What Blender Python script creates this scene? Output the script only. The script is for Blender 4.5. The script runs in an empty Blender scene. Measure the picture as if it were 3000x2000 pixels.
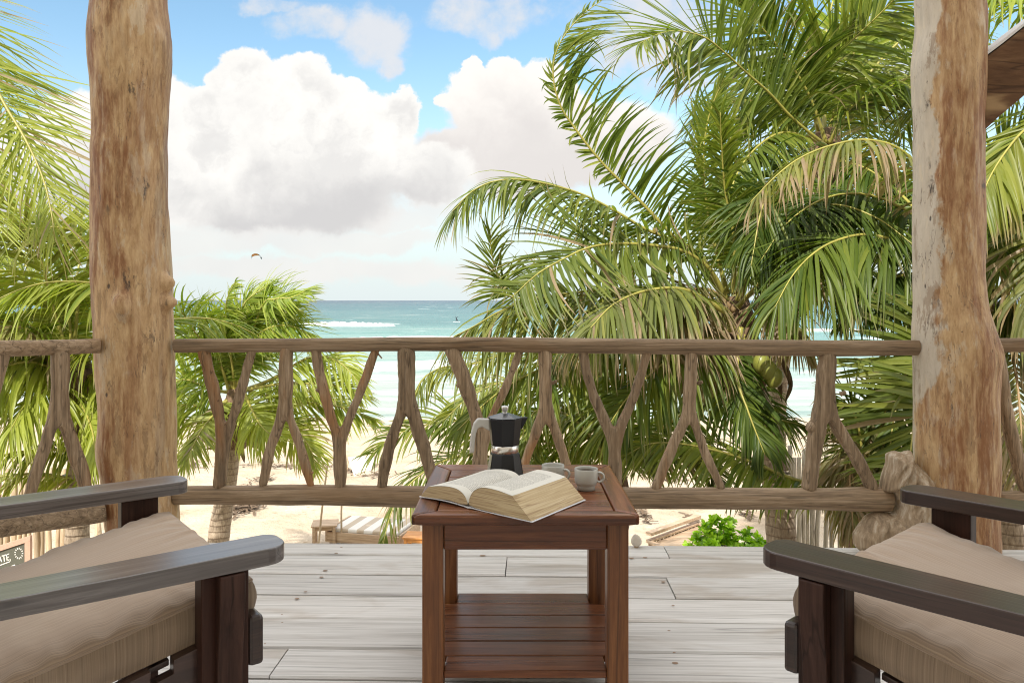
import bpy, bmesh, math, random
import numpy as np
from mathutils import Vector, Matrix, noise as mnoise

R = math.radians
SC = bpy.context.scene
COL = SC.collection

# ------------------------------------------------------------------ camera
CAM_H = 1.1          # eye height above the deck
F = 2300.0           # focal length in photo pixels (3000 px wide)
cam = bpy.data.cameras.new('camera')
cam_o = bpy.data.objects.new('camera', cam)
COL.objects.link(cam_o)
cam_o.location = (0, 0, CAM_H)
cam_o.rotation_euler = (R(90), 0, 0)
cam.sensor_width = 36.0
cam.lens = F / 3000.0 * 36.0
cam.shift_y = -0.04
cam.clip_start = 0.05
cam.clip_end = 80000
SC.camera = cam_o

# ------------------------------------------------------------------ light
SUN_EL, SUN_AZ = 42.0, 24.0      # from behind the added wall, a little from the left
sun = bpy.data.lights.new('sun', 'SUN')
sun.energy = 2.6
sun.angle = R(0.6)
sun.color = (1.0, 0.95, 0.87)
sun_o = bpy.data.objects.new('sun', sun)
COL.objects.link(sun_o)
sd = Vector((-math.sin(R(SUN_AZ)) * math.cos(R(SUN_EL)), -math.cos(R(SUN_AZ)) * math.cos(R(SUN_EL)), math.sin(R(SUN_EL))))
sun_o.rotation_euler = sd.to_track_quat('Z', 'Y').to_euler()
sun_o.location = (-3, -8, 12)

SC.view_settings.view_transform = 'Standard'
SC.view_settings.look = 'None'
SC.view_settings.exposure = 1.25
SC.view_settings.gamma = 1.0
SC.view_settings.use_curve_mapping = False
SC.cycles.use_denoising = True
SC.cycles.filter_width = 1.1
SC.cycles.max_bounces = 8
SC.cycles.transparent_max_bounces = 8


class NT:
    """small helper round a node tree"""
    def __init__(s, tree):
        s.t = tree
        s.n = tree.nodes
        s.l = tree.links

    def node(s, typ, **kw):
        n = s.n.new(typ)
        for k, v in kw.items():
            setattr(n, k, v)
        return n

    def put(s, sock, v):
        if v is None:
            return
        if isinstance(v, bpy.types.NodeSocket):
            s.l.new(v, sock)
        else:
            sock.default_value = v

    def m(s, op, a, b=None, c=None, clamp=False):
        n = s.node('ShaderNodeMath', operation=op, use_clamp=clamp)
        s.put(n.inputs[0], a); s.put(n.inputs[1], b); s.put(n.inputs[2], c)
        return n.outputs[0]

    def v(s, op, a, b=None, scale=None):
        n = s.node('ShaderNodeVectorMath', operation=op)
        s.put(n.inputs[0], a); s.put(n.inputs[1], b)
        if scale is not None:
            s.put(n.inputs['Scale'], scale)
        return n.outputs['Value'] if op in ('LENGTH', 'DOT_PRODUCT', 'DISTANCE') else n.outputs['Vector']

    def comb(s, x, y, z):
        n = s.node('ShaderNodeCombineXYZ')
        s.put(n.inputs[0], x); s.put(n.inputs[1], y); s.put(n.inputs[2], z)
        return n.outputs[0]

    def sep(s, vec):
        n = s.node('ShaderNodeSeparateXYZ')
        s.put(n.inputs[0], vec)
        return n.outputs

    def sm(s, x, lo, hi, a=0.0, b=1.0):
        n = s.node('ShaderNodeMapRange', interpolation_type='SMOOTHSTEP')
        s.put(n.inputs['Value'], x)
        s.put(n.inputs['From Min'], lo); s.put(n.inputs['From Max'], hi)
        s.put(n.inputs['To Min'], a); s.put(n.inputs['To Max'], b)
        return n.outputs[0]

    def noise(s, vec, scale, detail=4, rough=0.55, dist=0.0, out='Fac'):
        n = s.node('ShaderNodeTexNoise')
        s.put(n.inputs['Vector'], vec)
        n.inputs['Scale'].default_value = scale
        n.inputs['Detail'].default_value = detail
        n.inputs['Roughness'].default_value = rough
        n.inputs['Distortion'].default_value = dist
        return n.outputs[out]

    def mix(s, f, a, b, blend='MIX'):
        n = s.node('ShaderNodeMix', data_type='RGBA', blend_type=blend)
        s.put(n.inputs[0], f)
        s.put(n.inputs[6], (*a, 1.0) if isinstance(a, tuple) and len(a) == 3 else a)
        s.put(n.inputs[7], (*b, 1.0) if isinstance(b, tuple) and len(b) == 3 else b)
        return n.outputs[2]

    def ramp(s, f, stops, interp='LINEAR'):
        n = s.node('ShaderNodeValToRGB')
        cr = n.color_ramp
        cr.interpolation = interp
        while len(cr.elements) < len(stops):
            cr.elements.new(0.5)
        for e, (p, c) in zip(cr.elements, stops):
            e.position = p
            e.color = (*c, 1.0)
        s.put(n.inputs[0], f)
        return n.outputs[0]


# ------------------------------------------------------------------ sky
world = bpy.data.worlds.new('World')
SC.world = world
world.use_nodes = True
wt = NT(world.node_tree)
wt.n.clear()
sky = wt.node('ShaderNodeTexSky', sky_type='NISHITA')
sky.sun_disc = False
sky.sun_elevation = R(SUN_EL)
sky.sun_rotation = R(180 + SUN_AZ)
sky.air_density = 1.0
sky.dust_density = 0.6
sky.ozone_density = 1.6
tc = wt.node('ShaderNodeTexCoord')
dx, dy, dz = wt.sep(tc.outputs['Generated'])[0:3]
yc = wt.m('MAXIMUM', dy, 0.2)
su = wt.m('DIVIDE', dx, yc)
sv = wt.m('DIVIDE', dz, yc)
p0 = wt.comb(su, sv, 0.0)


def pxv(u, v):
    return ((u - 1500) / F, (880 - v) / F, 0.0)


# domain warp: large soft billows, then small cauliflower puffs
n1 = wt.noise(p0, 5.0, 6, 0.6, out='Color')
n2 = wt.noise(p0, 22.0, 9, 0.66, out='Color')
w1 = wt.v('SCALE', wt.v('SUBTRACT', n1, (0.5, 0.5, 0.5)), scale=0.075)
w2 = wt.v('SCALE', wt.v('SUBTRACT', n2, (0.5, 0.5, 0.5)), scale=0.034)
pw = wt.v('ADD', wt.v('ADD', p0, w1), w2)
vor = wt.node('ShaderNodeTexVoronoi', feature='SMOOTH_F1')
wt.put(vor.inputs['Vector'], wt.v('ADD', p0, w1))
vor.inputs['Scale'].default_value = 17.0
vor.inputs['Smoothness'].default_value = 0.35
puff = vor.outputs['Distance']


n2s = wt.noise(wt.v('MULTIPLY', p0, (1, 2.2, 1)), 12.0, 6, 0.6)


def blobs(lst):
    acc = None
    for (u, v, ru, rv) in lst:
        c = pxv(u, v)
        q = wt.v('MULTIPLY', wt.v('SUBTRACT', pw, c), (F / ru, F / rv, 0.0))
        d = wt.m('SUBTRACT', 1.0, wt.v('LENGTH', q))
        if acc is None:
            acc = d
        else:
            n = wt.node('ShaderNodeMath', operation='SMOOTH_MAX')
            wt.put(n.inputs[0], acc); wt.put(n.inputs[1], d); n.inputs[2].default_value = 0.12
            acc = n.outputs[0]
    return acc


cumA = blobs([(725, 275, 120, 120), (860, 285, 110, 110), (960, 330, 110, 90), (620, 350, 110, 100), (800, 390, 230, 170),
              (1185, 345, 62, 82), (1120, 390, 120, 110), (540, 420, 150, 160), (940, 500, 330, 200), (680, 530, 300, 185), (900, 590, 330, 110),
              (1240, 520, 170, 100), (700, 620, 260, 70), (300, 470, 220, 200), (60, 520, 220, 200)])
cumB = blobs([(1385, 215, 45, 60), (1490, 235, 85, 80), (1590, 280, 110, 110), (1400, 330, 120, 140), (1640, 400, 200, 150),
              (1480, 450, 210, 150), (1820, 410, 170, 130), (1310, 300, 40, 35), (1320, 460, 150, 90), (1650, 480, 220, 90)])
low = blobs([(800, 705, 420, 55), (1120, 700, 260, 42), (1290, 610, 110, 45), (500, 720, 250, 60), (1190, 650, 130, 40), (900, 790, 700, 45)])
wisp = blobs([(905, 75, 150, 70), (1080, 120, 130, 105), (1135, 205, 50, 50), (790, 15, 140, 40), (1420, 45, 200, 80),
              (1440, 100, 60, 50), (1900, 90, 330, 170), (1950, 250, 150, 60), (2500, 200, 500, 200)])
aA = wt.sm(wt.m('ADD', cumA, wt.m('MULTIPLY', wt.m('SUBTRACT', 0.66, puff), 0.34)), 0.0, wt.sm(sv, 0.14, 0.24, 0.34, 0.12))
aB = wt.sm(wt.m('ADD', cumB, wt.m('MULTIPLY', wt.m('SUBTRACT', 0.66, puff), 0.34)), 0.0, wt.sm(sv, 0.18, 0.28, 0.40, 0.14))
aL = wt.sm(wt.m('ADD', low, wt.m('MULTIPLY', wt.m('SUBTRACT', n2s, 0.5), 0.9)), -0.05, 0.5, 0, 0.8)
soft = wt.noise(p0, 7.0, 7, 0.6)
aW = wt.sm(wt.m('ADD', wt.m('MINIMUM', wisp, 0.42), wt.m('MULTIPLY', wt.m('SUBTRACT', soft, 0.5), 2.6)), 0.0, 0.62, 0, 0.9)
# shade: sun-struck tops, bluish grey flat undersides
nb = wt.noise(pw, 6.5, 6, 0.55)
gA = wt.sm(wt.m('ADD', wt.m('MULTIPLY', sv, -1.0), wt.m('MULTIPLY', wt.m('SUBTRACT', nb, 0.5), 0.42)), -0.235, -0.085)
gB = wt.sm(wt.m('ADD', wt.m('MULTIPLY', sv, -1.0), wt.m('MULTIPLY', wt.m('SUBTRACT', nb, 0.5), 0.34)), -0.31, -0.17)
SKY = 10.0            # cloud radiance before the 0.1 background strength


def cc(r, g, b):
    return (r * SKY, g * SKY, b * SKY)


shadowA = wt.m('MULTIPLY', gA, wt.sm(cumA, 0.05, 0.45, 0.45, 1.0))
mid = wt.sm(wt.noise(pw, 11.0, 6, 0.6), 0.42, 0.62, 0.0, 0.55)
shadowA = wt.m('MAXIMUM', shadowA, wt.m('MULTIPLY', mid, wt.sm(cumA, 0.05, 0.5, 0.2, 1.0)))
cA = wt.mix(shadowA, cc(0.445, 0.436, 0.418), cc(0.298, 0.293, 0.292))
cB = wt.mix(wt.m('MULTIPLY', gB, 0.8), cc(0.45, 0.432, 0.41), cc(0.325, 0.309, 0.302))
cL = wt.mix(wt.noise(p0, 9.0, 5, 0.5), cc(0.34, 0.338, 0.338), cc(0.42, 0.405, 0.385))
cW = wt.mix(soft, cc(0.295, 0.312, 0.335), cc(0.385, 0.38, 0.385))
# clear air: the sky texture, graded slightly towards the photo's blue, paler near the horizon
blue = wt.mix(1.0, sky.outputs[0], (0.90, 1.0, 0.92), 'MULTIPLY')
hz = wt.sm(dz, 0.0, 0.34, 1.0, 0.0)
blue = wt.mix(wt.m('MULTIPLY', wt.m('POWER', hz, 1.3), 0.95), blue, cc(0.335, 0.37, 0.378))
front = wt.mix(aL, blue, cL)
front = wt.mix(aW, front, cW)
front = wt.mix(aB, front, cB)
front = wt.mix(aA, front, cA)
# the rest of the dome: broken cloud, made brighter out of view to light the deck
gn = wt.noise(tc.outputs['Generated'], 3.2, 7, 0.6)
ga = wt.sm(gn, 0.34, 0.52, 0.15, 0.95)
gc = wt.mix(wt.noise(tc.outputs['Generated'], 6.0, 5, 0.6), cc(0.66, 0.65, 0.64), cc(1.0, 0.97, 0.93))
rest = wt.mix(ga, blue, gc)
fm = wt.m('MULTIPLY', wt.sm(dy, 0.2, 0.45), wt.sm(sv, 0.62, 0.42))
final = wt.mix(fm, rest, front)
bg = wt.node('ShaderNodeBackground')
wt.put(bg.inputs['Color'], final)
bg.inputs['Strength'].default_value = 0.1
wo = wt.node('ShaderNodeOutputWorld')
wt.l.new(bg.outputs[0], wo.inputs['Surface'])
world.cycles.sampling_method = 'MANUAL'
world.cycles.sample_map_resolution = 1024


# ------------------------------------------------------------------ helpers
def P(u, v, Y):
    """photo pixel + distance along the view axis -> point in the scene"""
    return np.array(((u - 1500) / F * Y, Y, CAM_H - (v - 880) / F * Y))


def uniq(name):
    return name


def tag(o, label=None, cat=None, group=None, kind=None):
    if label: o['label'] = label
    if cat: o['category'] = cat
    if group: o['group'] = group
    if kind: o['kind'] = kind
    return o


def empty(name, loc=(0, 0, 0), rz=0.0):
    o = bpy.data.objects.new(name, None)
    o.empty_display_size = 0.1
    o.location = loc
    o.rotation_euler = (0, 0, rz)
    COL.objects.link(o)
    return o


def origin_of(o):
    p = np.zeros(3)
    while o is not None:
        p = p + np.array(o.location)
        o = o.parent
    return p


def mesh(name, V, Fc, mat, parent=None, smooth=False, local=False, attr=None):
    """one mesh object; V in world coordinates unless local (then in the parent's frame)"""
    V = np.asarray(V, dtype=float).reshape(-1, 3)
    if parent is not None and not local:
        V = V - origin_of(parent)
    me = bpy.data.meshes.new(name)
    me.from_pydata(V.tolist(), [], [tuple(int(i) for i in f) for f in Fc])
    if attr is not None:
        for k, arr in attr.items():
            a = me.attributes.new(k, 'FLOAT_COLOR', 'POINT')
            c = np.ones((len(V), 4), dtype=np.float32)
            c[:, :arr.shape[1]] = arr
            a.data.foreach_set('color', c.ravel())
    if smooth:
        me.polygons.foreach_set('use_smooth', [True] * len(me.polygons))
    for m_ in (mat if isinstance(mat, (list, tuple)) else [mat]):
        me.materials.append(m_)
    me.update()
    o = bpy.data.objects.new(name, me)
    COL.objects.link(o)
    if parent is not None:
        o.parent = parent
    return o


def quads_mesh(name, V, Q, mat, parent=None, smooth=True, attr=None, local=False):
    """fast path for big quad meshes (numpy arrays)"""
    V = np.asarray(V, dtype=np.float32)
    if parent is not None and not local:
        V = V - origin_of(parent).astype(np.float32)
    me = bpy.data.meshes.new(name)
    nq = len(Q)
    me.vertices.add(len(V)); me.vertices.foreach_set('co', V.ravel())
    me.loops.add(nq * 4); me.loops.foreach_set('vertex_index', np.asarray(Q, dtype=np.int32).ravel())
    me.polygons.add(nq)
    me.polygons.foreach_set('loop_start', np.arange(nq, dtype=np.int32) * 4)
    me.polygons.foreach_set('loop_total', np.full(nq, 4, dtype=np.int32))
    if smooth:
        me.polygons.foreach_set('use_smooth', np.ones(nq, dtype=bool))
    if attr is not None:
        for k, arr in attr.items():
            a = me.attributes.new(k, 'FLOAT_COLOR', 'POINT')
            c = np.ones((len(V), 4), dtype=np.float32)
            c[:, :arr.shape[1]] = arr
            a.data.foreach_set('color', c.ravel())
    me.materials.append(mat)
    me.update(calc_edges=True)
    me.validate()
    o = bpy.data.objects.new(name, me)
    COL.objects.link(o)
    if parent is not None:
        o.parent = parent
    return o


def bevel(o, w, seg=2):
    m = o.modifiers.new('bevel', 'BEVEL')
    m.width = w
    m.segments = seg
    m.limit_method = 'ANGLE'
    m.angle_limit = R(35)
    return o


def box_vf(x0, x1, y0, y1, z0, z1):
    V = [(x0, y0, z0), (x1, y0, z0), (x1, y1, z0), (x0, y1, z0), (x0, y0, z1), (x1, y0, z1), (x1, y1, z1), (x0, y1, z1)]
    Fq = [(0, 3, 2, 1), (4, 5, 6, 7), (0, 1, 5, 4), (1, 2, 6, 5), (2, 3, 7, 6), (3, 0, 4, 7)]
    return V, Fq


def box(name, x0, x1, y0, y1, z0, z1, mat, parent=None, bev=0.003, local=True, seg=2):
    V, Fq = box_vf(x0, x1, y0, y1, z0, z1)
    o = mesh(name, V, Fq, mat, parent, local=local)
    if bev:
        bevel(o, bev, seg)
    return o


def prism(name, poly, axis, a, b, mat, parent=None, bev=0.003, local=True):
    """polygon (list of 2-tuples) extruded along axis 'x','y','z' from a to b"""
    n = len(poly)

    def pt(p, h):
        return {'x': (h, p[0], p[1]), 'y': (p[0], h, p[1]), 'z': (p[0], p[1], h)}[axis]
    V = [pt(p, a) for p in poly] + [pt(p, b) for p in poly]
    Fc = [tuple(range(n - 1, -1, -1)), tuple(range(n, 2 * n))] + [(i, (i + 1) % n, n + (i + 1) % n, n + i) for i in range(n)]
    o = mesh(name, V, Fc, mat, parent, local=local)
    bm = bmesh.new(); bm.from_mesh(o.data)
    bmesh.ops.recalc_face_normals(bm, faces=bm.faces)
    bm.to_mesh(o.data); bm.free()
    if bev:
        bevel(o, bev)
    return o


def spline(pts, n):
    """Catmull-Rom through pts, resampled at equal arc length"""
    pts = np.asarray(pts, dtype=float)
    e = np.vstack([2 * pts[0] - pts[1], pts, 2 * pts[-1] - pts[-2]])
    out = []
    for i in range(1, len(e) - 2):
        a, b, c, d = e[i - 1:i + 3]
        t = np.linspace(0, 1, 16, endpoint=False)[:, None]
        out.append(0.5 * (2 * b + (c - a) * t + (2 * a - 5 * b + 4 * c - d) * t ** 2 + (3 * b - a - 3 * c + d) * t ** 3))
    out = np.vstack(out + [pts[-1:]])
    s = np.r_[0, np.cumsum(np.linalg.norm(np.diff(out, axis=0), axis=1))]
    q = np.linspace(0, s[-1], n)
    return np.stack([np.interp(q, s, out[:, k]) for k in range(3)], 1), s[-1]


def unit(a):
    return a / np.maximum(np.linalg.norm(a, axis=-1, keepdims=True), 1e-9)


def tube_vf(C, rad, seg=10, up=(0, 0, 1), squash=None, rough=0.0, seed=0.0, freq=6.0, cap=True):
    """tube along centreline C with radius rad (array); squash=(a,b) scales the two section axes"""
    C = np.asarray(C, dtype=float)
    n = len(C)
    T = unit(np.gradient(C, axis=0))
    up = np.asarray(up, dtype=float)
    A = np.tile(up, (n, 1)) - T * (T @ up)[:, None]
    bad = np.linalg.norm(A, axis=1) < 0.15
    if bad.any():
        A[bad] = np.cross(T[bad], np.array((0.3, 1, 0.1)))
    A = unit(A)
    B = np.cross(T, A)
    th = np.linspace(0, 2 * np.pi, seg, endpoint=False)
    rad = np.broadcast_to(np.asarray(rad, dtype=float), (n,))
    sa, sb = squash or (1, 1)
    V = C[:, None, :] + rad[:, None, None] * (np.sin(th)[None, :, None] * sa * A[:, None, :] + np.cos(th)[None, :, None] * sb * B[:, None, :])
    V = V.reshape(-1, 3)
    if rough:
        cen = np.repeat(C, seg, axis=0)
        for i in range(len(V)):
            k = mnoise.fractal(Vector(V[i] * freq) + Vector((seed, 0, 0)), 1.0, 2.0, 3)
            V[i] = cen[i] + (V[i] - cen[i]) * (1 + rough * k)
    Q = []
    for i in range(n - 1):
        for j in range(seg):
            a = i * seg + j
            b = i * seg + (j + 1) % seg
            Q.append((a, b, b + seg, a + seg))
    if cap:
        Q.append(tuple(range(seg - 1, -1, -1)))
        Q.append(tuple(range((n - 1) * seg, n * seg)))
    return V, Q


def tube(name, pts, rad, mat, parent=None, n=16, seg=8, local=False, **kw):
    C, L = spline(pts, n)
    r = np.interp(np.linspace(0, 1, n), np.linspace(0, 1, len(np.atleast_1d(rad))), np.atleast_1d(rad))
    V, Q = tube_vf(C, r, seg, **kw)
    return mesh(name, V, Q, mat, parent, smooth=True, local=local)


def lathe_vf(prof, seg=40, c=(0, 0)):
    V, Q = [], []
    th = [2 * math.pi * k / seg for k in range(seg)]
    for r, z in prof:
        for t in th:
            V.append((c[0] + r * math.cos(t), c[1] + r * math.sin(t), z))
    for i in range(len(prof) - 1):
        for j in range(seg):
            a, b = i * seg + j, i * seg + (j + 1) % seg
            Q.append((a, b, b + seg, a + seg))
    return V, Q


# ------------------------------------------------------------------ materials
def material(name):
    m = bpy.data.materials.new(name)
    m.use_nodes = True
    t = NT(m.node_tree)
    t.n.clear()
    b = t.node('ShaderNodeBsdfPrincipled')
    o = t.node('ShaderNodeOutputMaterial')
    t.l.new(b.outputs[0], o.inputs[0])
    return m, t, b, o


def bump(t, b, h, strength=0.3, dist=0.01):
    n = t.node('ShaderNodeBump')
    n.inputs['Strength'].default_value = strength
    n.inputs['Distance'].default_value = dist
    t.put(n.inputs['Height'], h)
    t.l.new(n.outputs[0], b.inputs['Normal'])


def obj_coords(t, scale=(1, 1, 1), rnd=True):
    tc_ = t.node('ShaderNodeTexCoord')
    v = tc_.outputs['Object']
    if rnd:
        oi = t.node('ShaderNodeObjectInfo')
        off = t.m('MULTIPLY', oi.outputs['Random'], 37.0)
        v = t.v('ADD', v, t.comb(off, t.m('MULTIPLY', off, 1.7), t.m('MULTIPLY', off, 0.6)))
    return t.v('MULTIPLY', v, scale)


def simple(name, col, rough=0.5, metal=0.0, spec=None, var=0.0, scale=20.0, bmp=0.0):
    m, t, b, o = material(name)
    if var:
        n = t.noise(obj_coords(t), scale, 5, 0.6)
        c = t.mix(n, tuple(x * (1 - var) for x in col), tuple(min(1, x * (1 + var)) for x in col))
        t.put(b.inputs['Base Color'], c)
        if bmp:
            bump(t, b, n, bmp, 0.005)
    else:
        b.inputs['Base Color'].default_value = (*col, 1)
    b.inputs['Roughness'].default_value = rough
    b.inputs['Metallic'].default_value = metal
    if spec is not None:
        b.inputs['Specular IOR Level'].default_value = spec
    return m


def wood(name, axis, dark, mid, light, rough=0.6, fine=60.0, stretch=0.06, accent=None, bmp=0.35, spec=0.4, acc_amt=0.5, wear=None, coat=0.0, plank=0.0, cracks=0.55):
    """grained wood; axis is the grain direction in object space"""
    m, t, b, o = material(name)
    sc = {'x': (stretch, 1, 1), 'y': (1, stretch, 1), 'z': (1, 1, stretch)}[axis]
    c = obj_coords(t, sc)
    g1 = t.noise(c, fine, 5, 0.65, 0.6)
    g2 = t.noise(c, fine * 0.16, 4, 0.6, 1.2)
    g3 = t.noise(c, fine * 3.2, 3, 0.7)
    f = t.m('ADD', t.m('ADD', t.m('MULTIPLY', g1, 0.48), t.m('MULTIPLY', g2, 0.34)), t.m('MULTIPLY', g3, 0.18))
    col = t.ramp(f, [(0.34, dark), (0.5, mid), (0.64, light)])
    cl = obj_coords(t, {'x': (0.3, 1, 1), 'y': (1, 0.3, 1), 'z': (1, 1, 0.3)}[axis])
    big = t.noise(cl, 5.0, 4, 0.6, 0.5)
    if accent is not None:
        a = t.sm(big, 0.52, 0.66, 0, acc_amt)
        col = t.mix(a, col, t.mix(g1, tuple(x * 0.7 for x in accent), accent))
    if wear is not None:
        wn = t.noise(obj_coords(t, sc), fine * 0.5, 6, 0.75)
        col = t.mix(t.sm(wn, 0.60, 0.74, 0, 0.55), col, wear)
    # dark splits along the grain
    sp = t.noise(obj_coords(t, {'x': (stretch * .35, 1, 1), 'y': (1, stretch * .35, 1), 'z': (1, 1, stretch * .35)}[axis]), fine * 0.45, 2, 0.4)
    crack = t.sm(t.m('ABSOLUTE', t.m('SUBTRACT', sp, 0.5)), 0.0, 0.018, cracks, 0.0)
    col = t.mix(crack, col, tuple(x * 0.35 for x in dark))
    if plank:
        oi = t.node('ShaderNodeObjectInfo')
        k = t.m('ADD', 1.0 - plank, t.m('MULTIPLY', oi.outputs['Random'], 2 * plank))
        hs = t.node('ShaderNodeHueSaturation')
        t.put(hs.inputs['Value'], k); t.put(hs.inputs['Color'], col)
        col = hs.outputs[0]
    t.put(b.inputs['Base Color'], col)
    b.inputs['Roughness'].default_value = rough
    t.put(b.inputs['Roughness'], t.m('ADD', rough - 0.08, t.m('MULTIPLY', g2, 0.18)))
    b.inputs['Specular IOR Level'].default_value = spec
    if coat:
        b.inputs['Coat Weight'].default_value = coat
        b.inputs['Coat Roughness'].default_value = 0.22
    bump(t, b, t.m('SUBTRACT', f, t.m('MULTIPLY', crack, 0.5)), bmp, 0.006)
    return m


def post_wood(name, sap):
    """peeled trunk: tan wood, reddish inner-bark stains, pale sapwood, dark scratches and worm holes"""
    m, t, b, o = material(name)
    c = obj_coords(t, (1, 1, 0.22), False)
    ci = obj_coords(t, (1, 1, 1), False)
    g = t.noise(c, 44, 6, 0.72, 0.3)
    big = t.noise(c, 5.5, 6, 0.66, 0.5)
    col = t.ramp(g, [(0.28, (0.30, 0.178, 0.080)), (0.48, (0.48, 0.315, 0.158)), (0.72, (0.64, 0.465, 0.265))])
    x = t.m('SUBTRACT', t.m('MULTIPLY', t.sep(ci)[0], 0.874), t.m('MULTIPLY', t.sep(ci)[1], 0.486))
    if sap:
        edge = t.m('ADD', x, t.m('MULTIPLY', t.m('SUBTRACT', t.noise(t.v('MULTIPLY', ci, (1, 1, 0.6)), 5.0, 6, 0.65), 0.5), 0.28))
        edge = t.m('ADD', edge, t.sm(t.sep(ci)[2], 0.85, 0.55, 0.0, 0.10))
        red = t.m('MULTIPLY', t.sm(edge, -0.075, -0.045), t.sm(big, 0.40, 0.54, 0.18, 0.9))
        pale = t.sm(edge, -0.050, -0.070, 0, 0.85)
        col = t.mix(pale, col, t.mix(g, (0.36, 0.315, 0.255), (0.60, 0.55, 0.465)))
    else:
        red = t.m('MULTIPLY', t.sm(big, 0.42, 0.54, 0.1, 0.95), t.sm(t.m('ABSOLUTE', t.m('ADD', x, 0.02)), 0.16, 0.06, 0.25, 1.0))
        pale = t.sm(t.noise(c, 3.6, 5, 0.6, 0.5), 0.50, 0.60, 0, 0.8)
        col = t.mix(pale, col, t.mix(g, (0.33, 0.255, 0.17), (0.54, 0.445, 0.32)))
    fl = t.noise(t.v('MULTIPLY', ci, (1, 1, 0.30)), 14, 6, 0.70, 0.25)
    col = t.mix(t.sm(fl, 0.555, 0.60, 0, 0.55), col, t.mix(g, (0.46, 0.37, 0.25), (0.66, 0.56, 0.42)))
    col = t.mix(t.sm(fl, 0.43, 0.385, 0, 0.5), col, (0.19, 0.115, 0.06))
    # brushed look: the stain breaks up along the grain
    br = t.sm(t.noise(t.v('MULTIPLY', ci, (1, 1, 0.12)), 60, 4, 0.7), 0.36, 0.6)
    red = t.m('MULTIPLY', red, t.m('ADD', 0.45, t.m('MULTIPLY', br, 0.55)))
    col = t.mix(red, col, t.mix(g, (0.125, 0.045, 0.015), (0.28, 0.112, 0.04)))
    dk = t.m('MULTIPLY', t.sm(t.noise(t.v('MULTIPLY', ci, (1, 1, 0.3)), 24, 5, 0.7), 0.60, 0.70), t.sm(t.noise(ci, 3.0, 3, 0.5), 0.46, 0.60))
    col = t.mix(t.m('MULTIPLY', dk, 0.85), col, (0.045, 0.032, 0.026))
    fg = t.noise(t.v('MULTIPLY', ci, (1, 1, 0.07)), 150, 4, 0.75)
    col = t.mix(t.sm(fg, 0.40, 0.30, 0, 0.32), col, (0.13, 0.075, 0.04))
    col = t.mix(t.sm(fg, 0.60, 0.72, 0, 0.22), col, (0.62, 0.50, 0.35))
    scr = t.noise(t.v('MULTIPLY', ci, (1, 1, 0.16)), 40, 3, 0.55, 0.4)
    scm = t.m('MULTIPLY', t.sm(t.m('ABSOLUTE', t.m('SUBTRACT', scr, 0.5)), 0.0, 0.012, 1.0, 0.0), t.sm(t.noise(ci, 6.0, 4, 0.6), 0.50, 0.60))
    col = t.mix(t.m('MULTIPLY', scm, 0.75), col, (0.07, 0.045, 0.03))
    vo = t.node('ShaderNodeTexVoronoi', feature='F1')
    t.put(vo.inputs['Vector'], t.v('MULTIPLY', ci, (1, 1, 0.5)))
    vo.inputs['Scale'].default_value = 13
    hole = t.sm(vo.outputs['Distance'], 0.05, 0.085, 1, 0)
    hole = t.m('MULTIPLY', hole, t.m('GREATER_THAN', t.sep(vo.outputs['Color'])[0], 0.62))
    col = t.mix(t.m('MULTIPLY', hole, 0.85), col, (0.05, 0.035, 0.028))
    t.put(b.inputs['Base Color'], col)
    b.inputs['Roughness'].default_value = 0.55
    b.inputs['Specular IOR Level'].default_value = 0.35
    h = t.m('ADD', t.m('MULTIPLY', g, 0.35), t.m('MULTIPLY', t.noise(c, 12, 4, 0.6, 1.5), 0.8))
    bump(t, b, t.m('SUBTRACT', t.m('ADD', h, t.m('MULTIPLY', fg, 0.25)), t.m('ADD', hole, t.m('MULTIPLY', scm, 0.5))), 0.5, 0.012)
    return m


GREYWOOD = dict(dark=(0.080, 0.054, 0.034), mid=(0.265, 0.185, 0.113), light=(0.43, 0.325, 0.22))
M = {}
M['rail_x'] = wood('weathered_rail', 'x', fine=70, stretch=0.05, accent=(0.27, 0.165, 0.085), acc_amt=0.55, spec=0.25, plank=0.12, bmp=0.7, **GREYWOOD)
M['branch'] = wood('weathered_branch', 'z', fine=75, stretch=0.07, accent=(0.36, 0.17, 0.065), acc_amt=0.8, spec=0.25, plank=0.16, bmp=0.7, **GREYWOOD)
M['deck'] = wood('silvered_plank', 'x', (0.40, 0.375, 0.345), (0.595, 0.57, 0.54), (0.70, 0.68, 0.655), rough=0.6, fine=85, stretch=0.03, bmp=0.22, accent=(0.46, 0.385, 0.31), acc_amt=0.5, plank=0.09, spec=0.2, cracks=0.5)
M['joist'] = simple('deck_joist', (0.12, 0.10, 0.08), 0.8)
M['table_x'] = wood('red_brown_wood', 'x', (0.042, 0.013, 0.006), (0.140, 0.047, 0.018), (0.255, 0.098, 0.040), rough=0.28, fine=55, stretch=0.05, bmp=0.16, spec=0.45, wear=(0.34, 0.20, 0.12), plank=0.2)
M['table_y'] = wood('red_brown_wood_end', 'y', (0.042, 0.013, 0.006), (0.140, 0.047, 0.018), (0.255, 0.098, 0.040), rough=0.28, fine=55, stretch=0.05, bmp=0.16, spec=0.45, wear=(0.34, 0.20, 0.12), plank=0.2)
M['table_z'] = wood('red_brown_leg', 'z', (0.055, 0.018, 0.006), (0.175, 0.064, 0.019), (0.30, 0.125, 0.040), rough=0.34, fine=50, stretch=0.05, bmp=0.10, spec=0.5, plank=0.06)
CH = dict(dark=(0.012, 0.006, 0.004), mid=(0.031, 0.0138, 0.0095), light=(0.058, 0.028, 0.020))
M['chair_x'] = wood('dark_stained_wood', 'x', rough=0.34, fine=70, stretch=0.03, bmp=0.14, spec=0.45, coat=0.35, wear=(0.085, 0.058, 0.045), plank=0.2, **CH)
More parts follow.
